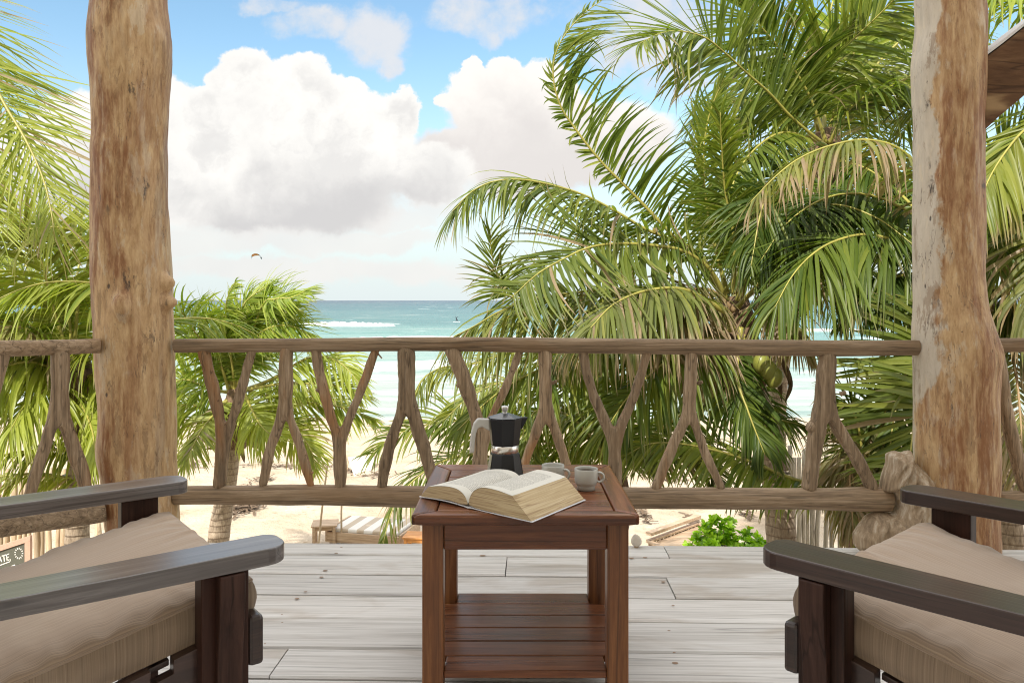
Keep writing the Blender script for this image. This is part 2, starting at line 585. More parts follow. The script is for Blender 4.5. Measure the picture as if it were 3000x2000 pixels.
M['chair_z'] = wood('dark_stained_post', 'z', rough=0.42, fine=60, stretch=0.04, bmp=0.08, spec=0.2, accent=(0.075, 0.026, 0.015), acc_amt=0.35, **CH)
M['peg'] = simple('wood_peg', (0.13, 0.05, 0.03), 0.4)
M['post_left'] = post_wood('peeled_trunk', False)
M['post_right'] = post_wood('peeled_trunk_sapwood', True)
M['brace'] = wood('brace_timber', 'x', (0.06, 0.028, 0.012), (0.115, 0.058, 0.027), (0.17, 0.095, 0.048), rough=0.75, fine=30, stretch=0.2, accent=(0.34, 0.22, 0.11), acc_amt=1.0, spec=0.2)
M['brace_top'] = simple('lit_top_timber', (0.62, 0.60, 0.58), 0.6, var=0.2, scale=30)  # brace timber with the light on its top face put into the colour
M['stick'] = wood('fence_stick', 'z', (0.30, 0.22, 0.14), (0.50, 0.39, 0.26), (0.64, 0.53, 0.38), rough=0.7, fine=40, stretch=0.06, bmp=0.2, plank=0.22, accent=(0.45, 0.27, 0.14), acc_amt=0.5)
M['pale_stick'] = wood('grey_fence_stick', 'z', (0.26, 0.22, 0.17), (0.42, 0.37, 0.29), (0.56, 0.51, 0.42), rough=0.7, fine=40, stretch=0.06, bmp=0.2, plank=0.22)
M['beach_wood'] = wood('beach_timber', 'x', (0.34, 0.22, 0.13), (0.50, 0.36, 0.24), (0.60, 0.46, 0.33), rough=0.6, fine=30, stretch=0.08, bmp=0.1)
M['orange_wood'] = simple('orange_varnished_wood', (0.56, 0.25, 0.07), 0.5, var=0.15)
M['white_paint'] = simple('cream_plaster', (0.74, 0.66, 0.55), 0.8, var=0.2, scale=6)
M['alu'] = simple('polished_aluminium', (0.78, 0.76, 0.73), 0.24, 1.0)
M['alu_dull'] = simple('brushed_aluminium', (0.62, 0.61, 0.59), 0.38, 1.0, var=0.1, scale=60)
M['black'] = simple('black_enamel', (0.012, 0.0125, 0.015), 0.28, spec=0.35)
M['lid_black'] = simple('black_lid_enamel', (0.03, 0.034, 0.042), 0.2, spec=0.7)
M['grey_plastic'] = simple('grey_handle', (0.46, 0.45, 0.42), 0.42, var=0.06)
M['ceramic'] = simple('off_white_stoneware', (0.42, 0.415, 0.375), 0.16, spec=0.5)
M['coffee'] = simple('coffee', (0.03, 0.012, 0.005), 0.05)
M['paper_edge'] = None
M['cover'] = simple('white_book_cover', (0.66, 0.66, 0.69), 0.4)
M['shell'] = simple('sea_shell', (0.66, 0.60, 0.52), 0.5, var=0.25, scale=40, bmp=0.3)
M['coconut'] = simple('green_coconut', (0.20, 0.21, 0.04), 0.38, var=0.3, scale=9)
M['fibre'] = wood('palm_fibre', 'z', (0.05, 0.03, 0.018), (0.17, 0.105, 0.06), (0.30, 0.20, 0.12), rough=0.8, fine=40, stretch=0.15, bmp=0.6)
M['red_board'] = simple('faded_red_board', (0.26, 0.055, 0.045), 0.7, var=0.25, scale=30)
M['chalk'] = simple('chalk', (0.74, 0.72, 0.66), 0.9)
M['chalkboard'] = simple('grey_green_chalkboard', (0.10, 0.10, 0.075), 0.7, var=0.15)
M['cloth'] = simple('white_canvas', (0.74, 0.70, 0.64), 0.8, var=0.05)
M['seaweed'] = simple('dry_seaweed', (0.13, 0.085, 0.05), 0.9, var=0.4)
M['kite_orange'] = simple('kite_orange', (0.80, 0.25, 0.06), 0.6)
M['kite_white'] = simple('kite_white', (0.75, 0.72, 0.72), 0.6)
M['kite_black'] = simple('kite_black', (0.05, 0.055, 0.05), 0.6)
M['wetsuit'] = simple('dark_wetsuit', (0.03, 0.035, 0.045), 0.6)
M['foam'] = simple('sea_foam', (0.52, 0.54, 0.53), 0.8, var=0.25, scale=1.2)
M['dark_metal'] = simple('dark_metal', (0.05, 0.05, 0.055), 0.5)

# paper block edge: many thin leaves
m, t, b, o = material('page_edges')
oc = obj_coords(t, (1, 1, 1), False)
ln = t.noise(t.v('MULTIPLY', oc, (6, 6, 700)), 1.0, 3, 0.6)
gr = t.noise(t.v('MULTIPLY', oc, (3, 3, 110)), 1.0, 2, 0.5)
c_ = t.ramp(ln, [(0.3, (0.36, 0.26, 0.13)), (0.55, (0.49, 0.38, 0.225)), (0.75, (0.57, 0.47, 0.31))])
c_ = t.mix(t.sm(t.m('ABSOLUTE', t.m('SUBTRACT', gr, 0.5)), 0.0, 0.03, 0.6, 0), c_, (0.22, 0.13, 0.06))
t.put(b.inputs['Base Color'], c_)
b.inputs['Roughness'].default_value = 0.85
bump(t, b, ln, 0.3, 0.001)
M['paper_edge'] = m

# printed page: lines of small grey type on warm white paper (x across the page, y along it)
m, t, b, o = material('printed_page')
at = t.node('ShaderNodeAttribute', attribute_name='page')
px_, py_ = t.sep(at.outputs['Vector'])[0:2]
lines = t.m('GREATER_THAN', t.m('FRACT', t.m('MULTIPLY', py_, 38.0)), 0.5)
words = t.noise(t.comb(t.m('MULTIPLY', px_, 60.0), t.m('MULTIPLY', t.m('FLOOR', t.m('MULTIPLY', py_, 38.0)), 7.3), 0.0), 1.0, 2, 0.6)
inside = t.m('MULTIPLY', t.m('MULTIPLY', t.m('GREATER_THAN', px_, 0.13), t.m('LESS_THAN', px_, 0.86)),
             t.m('MULTIPLY', t.m('GREATER_THAN', py_, 0.12), t.m('LESS_THAN', py_, 0.88)))
ink = t.m('MULTIPLY', t.m('MULTIPLY', lines, inside), t.sm(words, 0.38, 0.47, 0, 0.55))
paper = t.mix(t.noise(obj_coords(t), 14, 3, 0.5), (0.56, 0.535, 0.465), (0.63, 0.605, 0.54))
t.put(b.inputs['Base Color'], t.mix(ink, paper, (0.12, 0.11, 0.10)))
b.inputs['Roughness'].default_value = 0.8
M['page'] = m


def fabric(name, axis, f1, w1, lo, hi):
    m, t, b, o = material(name)
    c = obj_coords(t, (1, 1, 1), False)
    s = t.sep(c)[{'x': 0, 'y': 1}[axis]]
    wob = t.m('MULTIPLY', t.noise(c, 7.0, 2, 0.5), 0.0005)
    k = t.m('ADD', s, wob)
    n1_ = t.noise(t.comb(t.m('MULTIPLY', k, f1), 0.0, 0.0), 1.0, 2, 0.7)
    n2_ = t.noise(t.comb(t.m('MULTIPLY', k, 90.0), 3.0, 0.0), 1.0, 2, 0.5)
    f = t.m('ADD', t.m('MULTIPLY', n1_, w1), t.m('MULTIPLY', n2_, 1 - w1))
    weave = t.noise(t.v('MULTIPLY', c, (900, 900, 900)), 1.0, 1, 0.5)
    f = t.m('ADD', f, t.m('MULTIPLY', t.m('SUBTRACT', weave, 0.5), 0.12))
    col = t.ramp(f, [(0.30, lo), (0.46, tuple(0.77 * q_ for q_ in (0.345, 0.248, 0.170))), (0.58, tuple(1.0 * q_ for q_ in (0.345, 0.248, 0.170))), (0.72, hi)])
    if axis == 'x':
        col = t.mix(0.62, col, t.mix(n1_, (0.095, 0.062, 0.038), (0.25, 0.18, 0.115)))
    dirt = t.noise(c, 4.5, 4, 0.6)
    col = t.mix(t.sm(dirt, 0.5, 0.7, 0, 0.25), col, (0.42, 0.34, 0.25))
    t.put(b.inputs['Base Color'], col)
    b.inputs['Roughness'].default_value = 0.85
    b.inputs['Sheen Weight'].default_value = 0.25
    bump(t, b, f, 0.12, 0.002)
    return m


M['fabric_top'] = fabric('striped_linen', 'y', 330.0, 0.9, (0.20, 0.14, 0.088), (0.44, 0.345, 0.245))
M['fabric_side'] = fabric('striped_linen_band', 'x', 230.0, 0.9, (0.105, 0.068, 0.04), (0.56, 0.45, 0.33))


def leaf_mat(name, dark, mid, light, dry, trans=0.35):
    m, t, b, o = material(name)
    at = t.node('ShaderNodeAttribute', attribute_name='leaf')
    r_, g_, l_ = t.sep(at.outputs['Vector'])[0:3]
    col = t.ramp(r_, [(0.0, dark), (0.5, mid), (1.0, light)])
    ge = t.node('ShaderNodeNewGeometry')
    st = t.noise(t.v('MULTIPLY', ge.outputs['Position'], (9, 9, 9)), 1.0, 3, 0.6)
    col = t.mix(t.m('MULTIPLY', st, 0.35), col, tuple(x * 0.55 for x in mid))
    dcol = t.mix(st, tuple(x * 0.6 for x in dry), dry)
    col = t.mix(t.m('MINIMUM', g_, 1.0), col, dcol)
    t.put(b.inputs['Base Color'], col)
    b.inputs['Roughness'].default_value = 0.40
    b.inputs['Specular IOR Level'].default_value = 0.36
    tr = t.node('ShaderNodeBsdfTranslucent')
    t.put(tr.inputs['Color'], t.mix(1.0, col, (1.35, 1.45, 0.6), 'MULTIPLY'))
    mx = t.node('ShaderNodeMixShader')
    mx.inputs[0].default_value = trans
    t.l.new(b.outputs[0], mx.inputs[1])
    t.l.new(tr.outputs[0], mx.inputs[2])
    t.l.new(mx.outputs[0], o.inputs[0])
    return m


M['leaf'] = leaf_mat('palm_leaflet', (0.058, 0.105, 0.020), (0.155, 0.208, 0.033), (0.31, 0.325, 0.058), (0.43, 0.32, 0.20), 0.45)
M['leaf_young'] = leaf_mat('young_palm_leaflet', (0.10, 0.18, 0.024), (0.23, 0.31, 0.040), (0.40, 0.44, 0.075), (0.46, 0.36, 0.24), 0.45)
M['leaf_bush'] = leaf_mat('bush_leaf', (0.14, 0.28, 0.010), (0.28, 0.50, 0.018), (0.44, 0.64, 0.04), (0.45, 0.35, 0.05), 0.4)
M['stalk'] = simple('yellow_green_stalk', (0.34, 0.31, 0.07), 0.42, var=0.35, scale=7)
M['stalk_dry'] = simple('dry_stalk', (0.33, 0.22, 0.11), 0.6, var=0.3, scale=7)

m, t, b, o = material('palm_trunk')
c = obj_coords(t, (1, 1, 1), True)
z = t.sep(c)[2]
ring = t.m('FRACT', t.m('ADD', t.m('MULTIPLY', z, 11.0), t.m('MULTIPLY', t.noise(c, 3.0, 3, 0.5), 0.9)))
g = t.noise(t.v('MULTIPLY', c, (1, 1, 0.3)), 45, 5, 0.7)
col = t.ramp(g, [(0.3, (0.17, 0.125, 0.085)), (0.5, (0.34, 0.265, 0.19)), (0.7, (0.49, 0.40, 0.30))])
col = t.mix(t.sm(ring, 0.0, 0.16, 0.7, 0), col, (0.13, 0.085, 0.055))
t.put(b.inputs['Base Color'], col)
b.inputs['Roughness'].default_value = 0.85
bump(t, b, t.m('ADD', t.sm(ring, 0.0, 0.25), t.m('MULTIPLY', g, 0.4)), 0.6, 0.02)
M['trunk'] = m

# ------------------------------------------------------------------ sand, sea
GROUND = -3.2
SEA = -3.6


def sand_z(x, y):
    k = max(0.0, y - 21.0)
    z = GROUND - 0.040 * k + 0.09 * mnoise.fractal(Vector((x * 0.35, y * 0.35, 0)), 1.0, 2.0, 3) * (1.0 if y < 30 else 0.4)
    return max(z, -5.0)


m, t, b, o = material('beach_sand')
ge = t.node('ShaderNodeNewGeometry')
pos = ge.outputs['Position']
a_ = t.noise(pos, 0.9, 6, 0.65)
b_ = t.noise(pos, 7.0, 5, 0.7)
col = t.ramp(a_, [(0.35, (0.43, 0.335, 0.235)), (0.5, (0.52, 0.425, 0.315)), (0.7, (0.58, 0.49, 0.385))])
col = t.mix(t.sm(b_, 0.57, 0.70, 0, 0.55), col, (0.30, 0.20, 0.115))
wet = t.sm(t.m('ADD', t.sep(pos)[1], t.m('MULTIPLY', a_, 3.0)), 29.0, 33.0, 0, 0.55)
col = t.mix(wet, col, (0.50, 0.42, 0.33))
t.put(b.inputs['Base Color'], col)
b.inputs['Roughness'].default_value = 0.9
b.inputs['Specular IOR Level'].default_value = 0.15
bump(t, b, t.m('ADD', t.noise(pos, 2.2, 6, 0.7), t.m('MULTIPLY', b_, 0.3)), 0.9, 0.12)
M['sand'] = m

xs = np.r_[-400, -200, -100, -60, np.linspace(-40, 40, 90), 60, 100, 200, 400]
ys = np.r_[-120, -60, -30, np.linspace(-12, 42, 80), 60, 90]
V = [(x, y, sand_z(x, y)) for y in ys for x in xs]
nx = len(xs)
Q = [(j * nx + i, j * nx + i + 1, (j + 1) * nx + i + 1, (j + 1) * nx + i) for j in range(len(ys) - 1) for i in range(nx - 1)]
tag(mesh('beach_sand', V, Q, M['sand'], smooth=True), kind='structure')

m, t, b, o = material('sea_water')
ge = t.node('ShaderNodeNewGeometry')
pos = ge.outputs['Position']
X, Y_, _ = t.sep(pos)[0:3]
ly = t.m('LOGARITHM', t.m('MAXIMUM', Y_, 1.0), 10.0)      # 30 m = 1.48, 100 m = 2, 1 km = 3
patch = t.noise(t.comb(t.m('MULTIPLY', X, 0.012), t.m('MULTIPLY', ly, 7.0), 0.0), 1.0, 5, 0.65)
lyn = t.m('ADD', ly, t.m('MULTIPLY', t.m('SUBTRACT', patch, 0.5), 0.55))
col = t.ramp(t.m('DIVIDE', t.m('SUBTRACT', lyn, 1.4), 2.4),
             [(0.0, (0.42, 0.45, 0.40)), (0.13, (0.33, 0.42, 0.375)), (0.24, (0.185, 0.33, 0.30)), (0.34, (0.092, 0.192, 0.192)),
              (0.52, (0.045, 0.13, 0.148)), (0.78, (0.028, 0.078, 0.112)), (1.0, (0.018, 0.055, 0.10))])
mot = t.noise(t.comb(t.m('MULTIPLY', X, 0.035), t.m('MULTIPLY', ly, 42.0), 2.0), 1.0, 6, 0.72, 0.3)
far_ = t.sm(ly, 2.2, 3.0, 0.0, 1.0)
X2 = t.m('DIVIDE', X, t.m('MAXIMUM', Y_, 1.0))
mot2 = t.noise(t.comb(t.m('MULTIPLY', X2, 14.0), t.m('MULTIPLY', ly, 22.0), 5.0), 1.0, 6, 0.7, 0.2)
mm = t.mix(far_, t.comb(mot, mot, mot), t.comb(mot2, mot2, mot2))
mv = t.sep(mm)[0]
col = t.mix(t.sm(mv, 0.52, 0.70, 0, 0.45), col, (0.36, 0.40, 0.36))
col = t.mix(t.sm(mv, 0.47, 0.33, 0, 0.6), col, (0.035, 0.165, 0.160))
fn = t.noise(t.comb(t.m('MULTIPLY', X, 0.055), t.m('MULTIPLY', ly, 24.0), 0.0), 1.0, 7, 0.7, 0.4)
near = t.sm(ly, 1.5, 2.3, 0.11, 0.0)
foam = t.sm(t.m('ADD', fn, near), 0.60, 0.70, 0, 0.85)
cap = t.noise(t.comb(t.m('MULTIPLY', X, 0.12), t.m('MULTIPLY', Y_, 0.10), 0.0), 1.0, 6, 0.75)
capm = t.m('MULTIPLY', t.sm(cap, 0.66, 0.74, 0, 0.5), t.sm(ly, 1.9, 2.6, 1.0, 0.0))
foam = t.m('MAXIMUM', foam, capm)
col = t.mix(foam, col, (0.62, 0.65, 0.63))
t.put(b.inputs['Base Color'], col)
t.put(b.inputs['Roughness'], t.m('ADD', 0.28, t.m('MULTIPLY', foam, 0.5)))
b.inputs['IOR'].default_value = 1.33
b.inputs['Specular IOR Level'].default_value = 0.15
wv = t.noise(t.v('MULTIPLY', pos, (0.25, 0.9, 1)), 1.0, 7, 0.7)
bump(t, b, wv, 1.0, 0.5)
M['sea'] = m
xs = np.r_[-40000, -6000, -900, np.linspace(-260, 260, 60), 900, 6000, 40000]
ys = np.r_[np.linspace(27, 260, 90), 320, 450, 700, 1500, 5000, 40000]
V = []
for y in ys:
    for x in xs:
        w = 0.0
        if y < 320 and abs(x) < 300:
            w = 0.16 * math.sin(y * 0.33 + 1.5 * mnoise.noise(Vector((x * 0.03, y * 0.02, 0)))) * min(1, (y - 27) / 30)
        V.append((x, y, SEA + w))
nx = len(xs)
Q = [(j * nx + i, j * nx + i + 1, (j + 1) * nx + i + 1, (j + 1) * nx + i) for j in range(len(ys) - 1) for i in range(nx - 1)]
tag(mesh('sea', V, Q, M['sea'], smooth=True), kind='structure')


def wave(x0, x1, y, h, seed):
    """a breaking crest: a long ragged roll of foam"""
    rng = np.random.default_rng(seed)
    n = 60
    V, Q = [], []
    for i in range(n):
        k = i / (n - 1)
        x = x0 + (x1 - x0) * k
        e = math.sin(math.pi * k) ** 0.45
        a = h * e * (0.85 + 0.3 * rng.random())
        yy = y + 1.2 * mnoise.noise(Vector((x * 0.1, seed, 0)))
        for j in range(9):
            q = j / 8
            V.append((x, yy - 3.2 + 6.0 * q, SEA - 0.25 + (a + 0.25) * math.sin(math.pi * q) ** 1.4 * (0.85 + 0.3 * rng.random())))
    for i in range(n - 1):
        for j in range(8):
            Q.append((i * 9 + j, (i + 1) * 9 + j, (i + 1) * 9 + j + 1, i * 9 + j + 1))
    return mesh('breaking_wave', V, Q, M['foam'], smooth=True)


tag(wave(-40, -20.5, 140, 0.85, 3), kind='stuff')
tag(wave(-64, -43, 112, 0.7, 5), kind='stuff')
tag(wave(-22, 10, 96, 0.35, 7), kind='stuff')
tag(wave(8, 60, 118, 0.6, 9), kind='stuff')

# ------------------------------------------------------------------ unseen wall added behind the camera to shade the balcony and bounce light
hw = empty('shade_wall', (0, -3.0, GROUND))
tag(hw, 'added cream wall out of view behind the balcony, shading it', 'wall')
box('wall_panel', -14, 14, -3.3, -3.0, GROUND, 9.0, M['white_paint'], hw, bev=0, local=False)
box('coping', -14.1, 14.1, -3.38, -2.92, 9.0, 9.12, M['white_paint'], hw, bev=0, local=False)

# ------------------------------------------------------------------ deck of wide silvered boards
DECK_ROT = R(-1.6)
deck = empty('deck', (0, 0, 0), DECK_ROT)
tag(deck, kind='structure')
rng = random.Random(5)
edges = [3.545, 3.372, 3.140, 2.920, 2.700, 2.465, 2.270]
while edges[-1] > -2.6:
    edges.append(edges[-1] - 0.222)
joints = {0: [0.58], 1: [-0.115], 2: [0.525], 4: [-1.9], 5: [-0.775], 6: [1.6], 7: [0.3]}
for i in range(len(edges) - 1):
    lx = max(-3.4, -1.78 - (3.5 - edges[i]) * 0.81)
    ends = [lx] + sorted(j_ for j_ in joints.get(i, [rng.uniform(-2, 2)]) if j_ > lx + 0.3) + [4.6]
    for a, b_ in zip(ends[:-1], ends[1:]):
        y1, y0 = edges[i], edges[i + 1]
        # each board is a strip of short sections so that it can bow and cup a little
        n = max(2, int((b_ - a) / 0.35))
        V = []
        ph = rng.uniform(0, 9)
        lift = rng.uniform(-0.002, 0.002)
        sg0 = rng.uniform(0.005, 0.010)
        for k in range(n + 1):
            x = a + 0.002 + (b_ - a - 0.004) * k / n
            wob = 0.0016 * math.sin(x * 3.1 + ph)
            bow = -0.012 * (x - 0.2) ** 2 * 0.35 if i == 0 else 0.0
            for (yy, zz) in ((y0 + sg0 + wob, -0.004), (y0 + sg0 + 0.005 + wob, lift), (y1 - 0.008 + wob + bow, lift), (y1 - 0.004 + wob + bow, -0.004), (y1 - 0.004 + wob + bow, -0.045), (y0 + sg0 + wob, -0.045)):
                V.append((x, yy, zz))
        Q = [(k * 6 + j, (k + 1) * 6 + j, (k + 1) * 6 + (j + 1) % 6, k * 6 + (j + 1) % 6) for k in range(n) for j in range(6)]
        Q = [q[::-1] for q in Q] + [(0, 1, 2, 3, 4, 5), tuple(n * 6 + j for j in (5, 4, 3, 2, 1, 0))]
        mesh('plank', V, Q, M['deck'], deck, local=True)
box('joist_frame', -1.70, 4.6, -2.6, 3.40, -0.30, -0.06, M['joist'], deck, bev=0)
# dark oval plugs and nail heads in two rows
M['plug'] = simple('plug', (0.26, 0.17, 0.11), 0.7, var=0.3)
for (u, v, r1) in ((985, 1621, 7), (953, 1672, 9), (942, 1691, 8), (895, 1734, 7), (870, 1754, 9), (1414, 1628, 11), (1422, 1745, 10), (827, 1824, 4), (776, 1886, 4), (826, 1800, 4),
                   (1890, 1634, 9), (1850, 1636, 9), (1943, 1705, 8), (1960, 1848, 6), (1978, 1943, 12), (1972, 1774, 6), (1975, 1912, 6), (1000, 1604, 5)):
    q = P(u, v, CAM_H * F / (v - 880))
    n = 12
    rx = 0.8 * r1 / F * q[1]
    V = [(q[0], q[1], 0.0030)] + [(q[0] + rx * math.cos(k * 2 * math.pi / n), q[1] + rx * 0.75 * math.sin(k * 2 * math.pi / n), 0.0026) for k in range(n)]
    V = [tuple(Matrix.Rotation(-DECK_ROT, 3, 'Z') @ Vector(p)) for p in V]
    mesh('wood_plug', V, [(0, k + 1, (k + 1) % n + 1) for k in range(n)], M['plug'], deck, local=True)

# ------------------------------------------------------------------ trunk posts
POST_Y = 3.4


def trunk_post(name, prof, mat, knots, seed, top_z=3.0):
    """prof: (v, u_left, u_right) outline read from the photo, at POST_Y"""
    prof = np.array(prof, dtype=float)
    vs = prof[:, 0]
    zz = CAM_H - (vs - 880) / F * POST_Y
    cx = ((prof[:, 1] + prof[:, 2]) / 2 - 1500) / F * POST_Y
    rr = (prof[:, 2] - prof[:, 1]) / 2 / F * POST_Y
    o = np.argsort(zz)
    zz, cx, rr = zz[o], cx[o], rr[o]
    # smooth cubic-ish resample
    zs = np.linspace(-0.02, top_z, 190)
    def rs(a):
        f = np.interp(zs, zz, a)
        k = np.ones(5) / 5
        g = np.convolve(np.pad(f, 2, 'edge'), k, 'valid')
        return g
    cx, rr = rs(cx), rs(rr)
    rr = rr * np.cos(np.arctan(cx / POST_Y))      # an off-axis trunk looks wider than it is
    seg = 72
    base = np.array((cx[0], POST_Y, 0.0))
    V = []
    for i, z in enumerate(zs):
        for j in range(seg):
            th = 2 * math.pi * j / seg
            dxn, dyn = math.cos(th), math.sin(th)
            q = Vector((dxn * 1.1, dyn * 1.1, z * 1.3 + seed))
            k = 0.060 * mnoise.noise(q * 1.6) + 0.040 * mnoise.noise(q * 4.0 + Vector((3, 1, 7))) + 0.018 * mnoise.noise(q * 9.0) + 0.010 * mnoise.noise(Vector((dxn * 7, dyn * 7, z * 2.0 + seed)))
            if abs(dyn) < 0.35:
                k *= 0.55
            r = rr[i] * (1 + k)
            for (kz, kth, amp, sz, sth) in knots:
                dth = (th - kth + math.pi) % (2 * math.pi) - math.pi
                d2 = ((z - kz) / sz) ** 2 + (dth / sth) ** 2
                r += amp * math.exp(-d2 ** 1.5)
            V.append((cx[i] + r * dxn, POST_Y + r * dyn, z))
    n = len(zs)
    Q = [(i * seg + j, i * seg + (j + 1) % seg, (i + 1) * seg + (j + 1) % seg, (i + 1) * seg + j) for i in range(n - 1) for j in range(seg)]
    Q.append(tuple(range((n - 1) * seg, n * seg)))
    root = empty(name, base)
    mesh('trunk', V, Q, mat, root, smooth=True)
    return root


def zpx(v):
    return CAM_H - (v - 880) / F * POST_Y


left_post = trunk_post('wooden_post', [(-350, 250, 500), (0, 261, 494), (100, 251, 506), (190, 255, 508), (250, 260, 499), (400, 268, 490), (440, 262, 491), (580, 265, 497), (700, 267, 501),
                                       (810, 266, 506), (900, 274, 508), (1000, 279, 512), (1150, 284, 517), (1250, 284, 523), (1300, 275, 523), (1350, 281, 522), (1400, 293, 524), (1500, 302, 528), (1590, 318, 528), (1700, 318, 530)],
                       M['post_left'],
                       [(zpx(828), -0.16, 0.040, 0.034, 0.20), (zpx(885), -0.10, 0.040, 0.030, 0.24), (zpx(895), -math.pi / 2 + 0.18, 0.040, 0.050, 0.22),
                        (zpx(895), -math.pi / 2 + 0.18, -0.010, 0.022, 0.09), (zpx(300), -math.pi / 2 + 0.5, 0.012, 0.2, 0.2), (zpx(640), -math.pi / 2 + 0.75, 0.012, 0.22, 0.16),
                        (zpx(1010), -0.75, 0.012, 0.06, 0.2), (zpx(130), -0.5, 0.014, 0.06, 0.3)], 3.1)
tag(left_post, 'thick peeled trunk post with two knobs, left of the table', 'post', 'trunk posts carrying the roof')
right_post = trunk_post('wooden_post', [(-350, 2670, 2885), (0, 2675, 2889), (80, 2678, 2896), (190, 2666, 2891), (350, 2671, 2885), (500, 2671, 2885), (730, 2666, 2885), (800, 2671, 2882), (900, 2671, 2893),
                                        (970, 2666, 2914), (1050, 2669, 2934), (1150, 2672, 2924), (1280, 2673, 2930), (1400, 2675, 2926), (1500, 2678, 2925), (1600, 2680, 2931), (1680, 2684, 2930), (1750, 2684, 2930)],
                        M['post_right'],
                        [(zpx(1030), -0.4, 0.012, 0.06, 0.25), (zpx(130), -math.pi / 2 + 0.5, 0.010, 0.07, 0.25), (zpx(230), math.pi + 0.5, 0.010, 0.15, 0.3), (zpx(700), math.pi + 0.8, 0.010, 0.3, 0.15),
                         (zpx(940), math.pi + 0.9, 0.012, 0.12, 0.2)], 11.7)
tag(right_post, 'thick peeled trunk post with pale left flank and root stump, right side', 'post', 'trunk posts carrying the roof')


def lump(name, poly, y0, y1, mat, parent, seed, amp=0.02, sub=3):
    """a carved wooden lump: outline at POST_Y (pixels), bulging between y0 and y1"""
    pts = [P(u, v, POST_Y) for u, v in poly]
    c = np.mean(pts, axis=0)
    bm = bmesh.new()
    rings = []
    for (y, k) in ((y0, 0.70), (y0 + 0.25 * (y1 - y0), 0.96), (0.5 * (y0 + y1), 1.0), (y1, 0.75)):
        rings.append([bm.verts.new((c[0] + (p[0] - c[0]) * k, y, c[2] + (p[2] - c[2]) * k)) for p in pts])
    n = len(pts)
    for a, b_ in zip(rings[:-1], rings[1:]):
        for i in range(n):
            bm.faces.new((a[i], a[(i + 1) % n], b_[(i + 1) % n], b_[i]))
    bm.faces.new(rings[0]); bm.faces.new(rings[-1])
    bmesh.ops.triangulate(bm, faces=[f for f in bm.faces if len(f.verts) > 4])
    bmesh.ops.recalc_face_normals(bm, faces=bm.faces)
    bmesh.ops.subdivide_edges(bm, edges=bm.edges, cuts=sub, use_grid_fill=True)
    for v in bm.verts:
        q = v.co
        w_ = q.x - 0.45 * q.z
        d = mnoise.fractal(Vector((w_ * 9 + seed, q.y * 6, q.z * 3)), 1.0, 2.0, 2)
        e = abs(mnoise.noise(Vector((w_ * 26 + seed, q.y * 14, q.z * 3.0)))) - 0.25
        v.co += Vector((d * 0.6 + e * 0.5, d * 0.5 + e * 1.1, 0)) * amp
    for _ in range(1):
        bmesh.ops.smooth_vert(bm, verts=bm.verts, factor=0.25, use_axis_x=True, use_axis_y=True, use_axis_z=True)
    V = [tuple(v.co) for v in bm.verts]
    bm.verts.index_update()
    Fc = [[v.index for v in f.verts] for f in bm.faces]
    bm.free()
    return mesh(name, V, Fc, mat, parent, smooth=True)


M['stump'] = wood('bleached_root', 'z', (0.10, 0.065, 0.04), (0.32, 0.235, 0.15), (0.60, 0.53, 0.43), rough=0.6, fine=30, stretch=0.12, bmp=0.7, accent=(0.36, 0.22, 0.10), acc_amt=0.7, cracks=0.0, spec=0.25)


def slab(name, poly, yc, half, mat, parent, seed, step=0.0055):
    """a weathered root flare: outline in pixels at POST_Y, swelling towards its middle, ridged along a slanting grain"""
    pts = np.array([P(u, v, POST_Y)[[0, 2]] for u, v in poly])
    x0, z0 = pts.min(0) - step
    x1, z1 = pts.max(0) + step
    nx_, nz_ = int((x1 - x0) / step) + 1, int((z1 - z0) / step) + 1
    gx, gz_ = np.meshgrid(x0 + np.arange(nx_) * step, z0 + np.arange(nz_) * step, indexing='ij')
    a, b_ = pts, np.roll(pts, -1, axis=0)
    ins = np.zeros(gx.shape, bool)
    dist = np.full(gx.shape, 9.0)
    sx_, sz_ = gx.copy(), gz_.copy()
    for (ax, az), (bx_, bz) in zip(a, b_):
        cond = ((az > gz_) != (bz > gz_)) & (gx < (bx_ - ax) * (gz_ - az) / (bz - az + 1e-12) + ax)
        ins ^= cond
        tt = np.clip(((gx - ax) * (bx_ - ax) + (gz_ - az) * (bz - az)) / ((bx_ - ax) ** 2 + (bz - az) ** 2), 0, 1)
        qx, qz = ax + tt * (bx_ - ax), az + tt * (bz - az)
        dd = np.hypot(gx - qx, gz_ - qz)
        near_ = dd < dist
        sx_[near_], sz_[near_] = qx[near_], qz[near_]
        dist = np.minimum(dist, dd)
    V, Q, idx = [], [], {}

    def vert(i, j, side):
        edge = (not ins[i, j])
        k = (i, j, 0 if edge else side)
        if k not in idx:
            x, z = (sx_[i, j], sz_[i, j]) if edge else (gx[i, j], gz_[i, j])
            w_ = x - 0.55 * z
            d = 0 if edge else math.sqrt(min(1.0, dist[i, j] / 0.06))
            rid = 0.020 * (1 - 2 * abs(mnoise.noise(Vector((w_ * 30 + seed, z * 2.5, seed))))) + 0.014 * mnoise.noise(Vector((w_ * 70, z * 5, seed))) + 0.03 * mnoise.noise(Vector((x * 8, z * 6, seed + 4)))
            y = yc + (side * (half * d + rid * d) if not edge else 0.0)
            idx[k] = len(V)
            V.append((x, y, z))
        return idx[k]
    for i in range(nx_ - 1):
        for j in range(nz_ - 1):
            c = [(i, j), (i + 1, j), (i + 1, j + 1), (i, j + 1)]
            if sum(ins[p] for p in c) >= 1:
                Q.append(tuple(vert(p[0], p[1], -1) for p in c))
                Q.append(tuple(vert(p[0], p[1], 1) for p in c[::-1]))
    return mesh(name, V, Q, mat, parent, smooth=True)


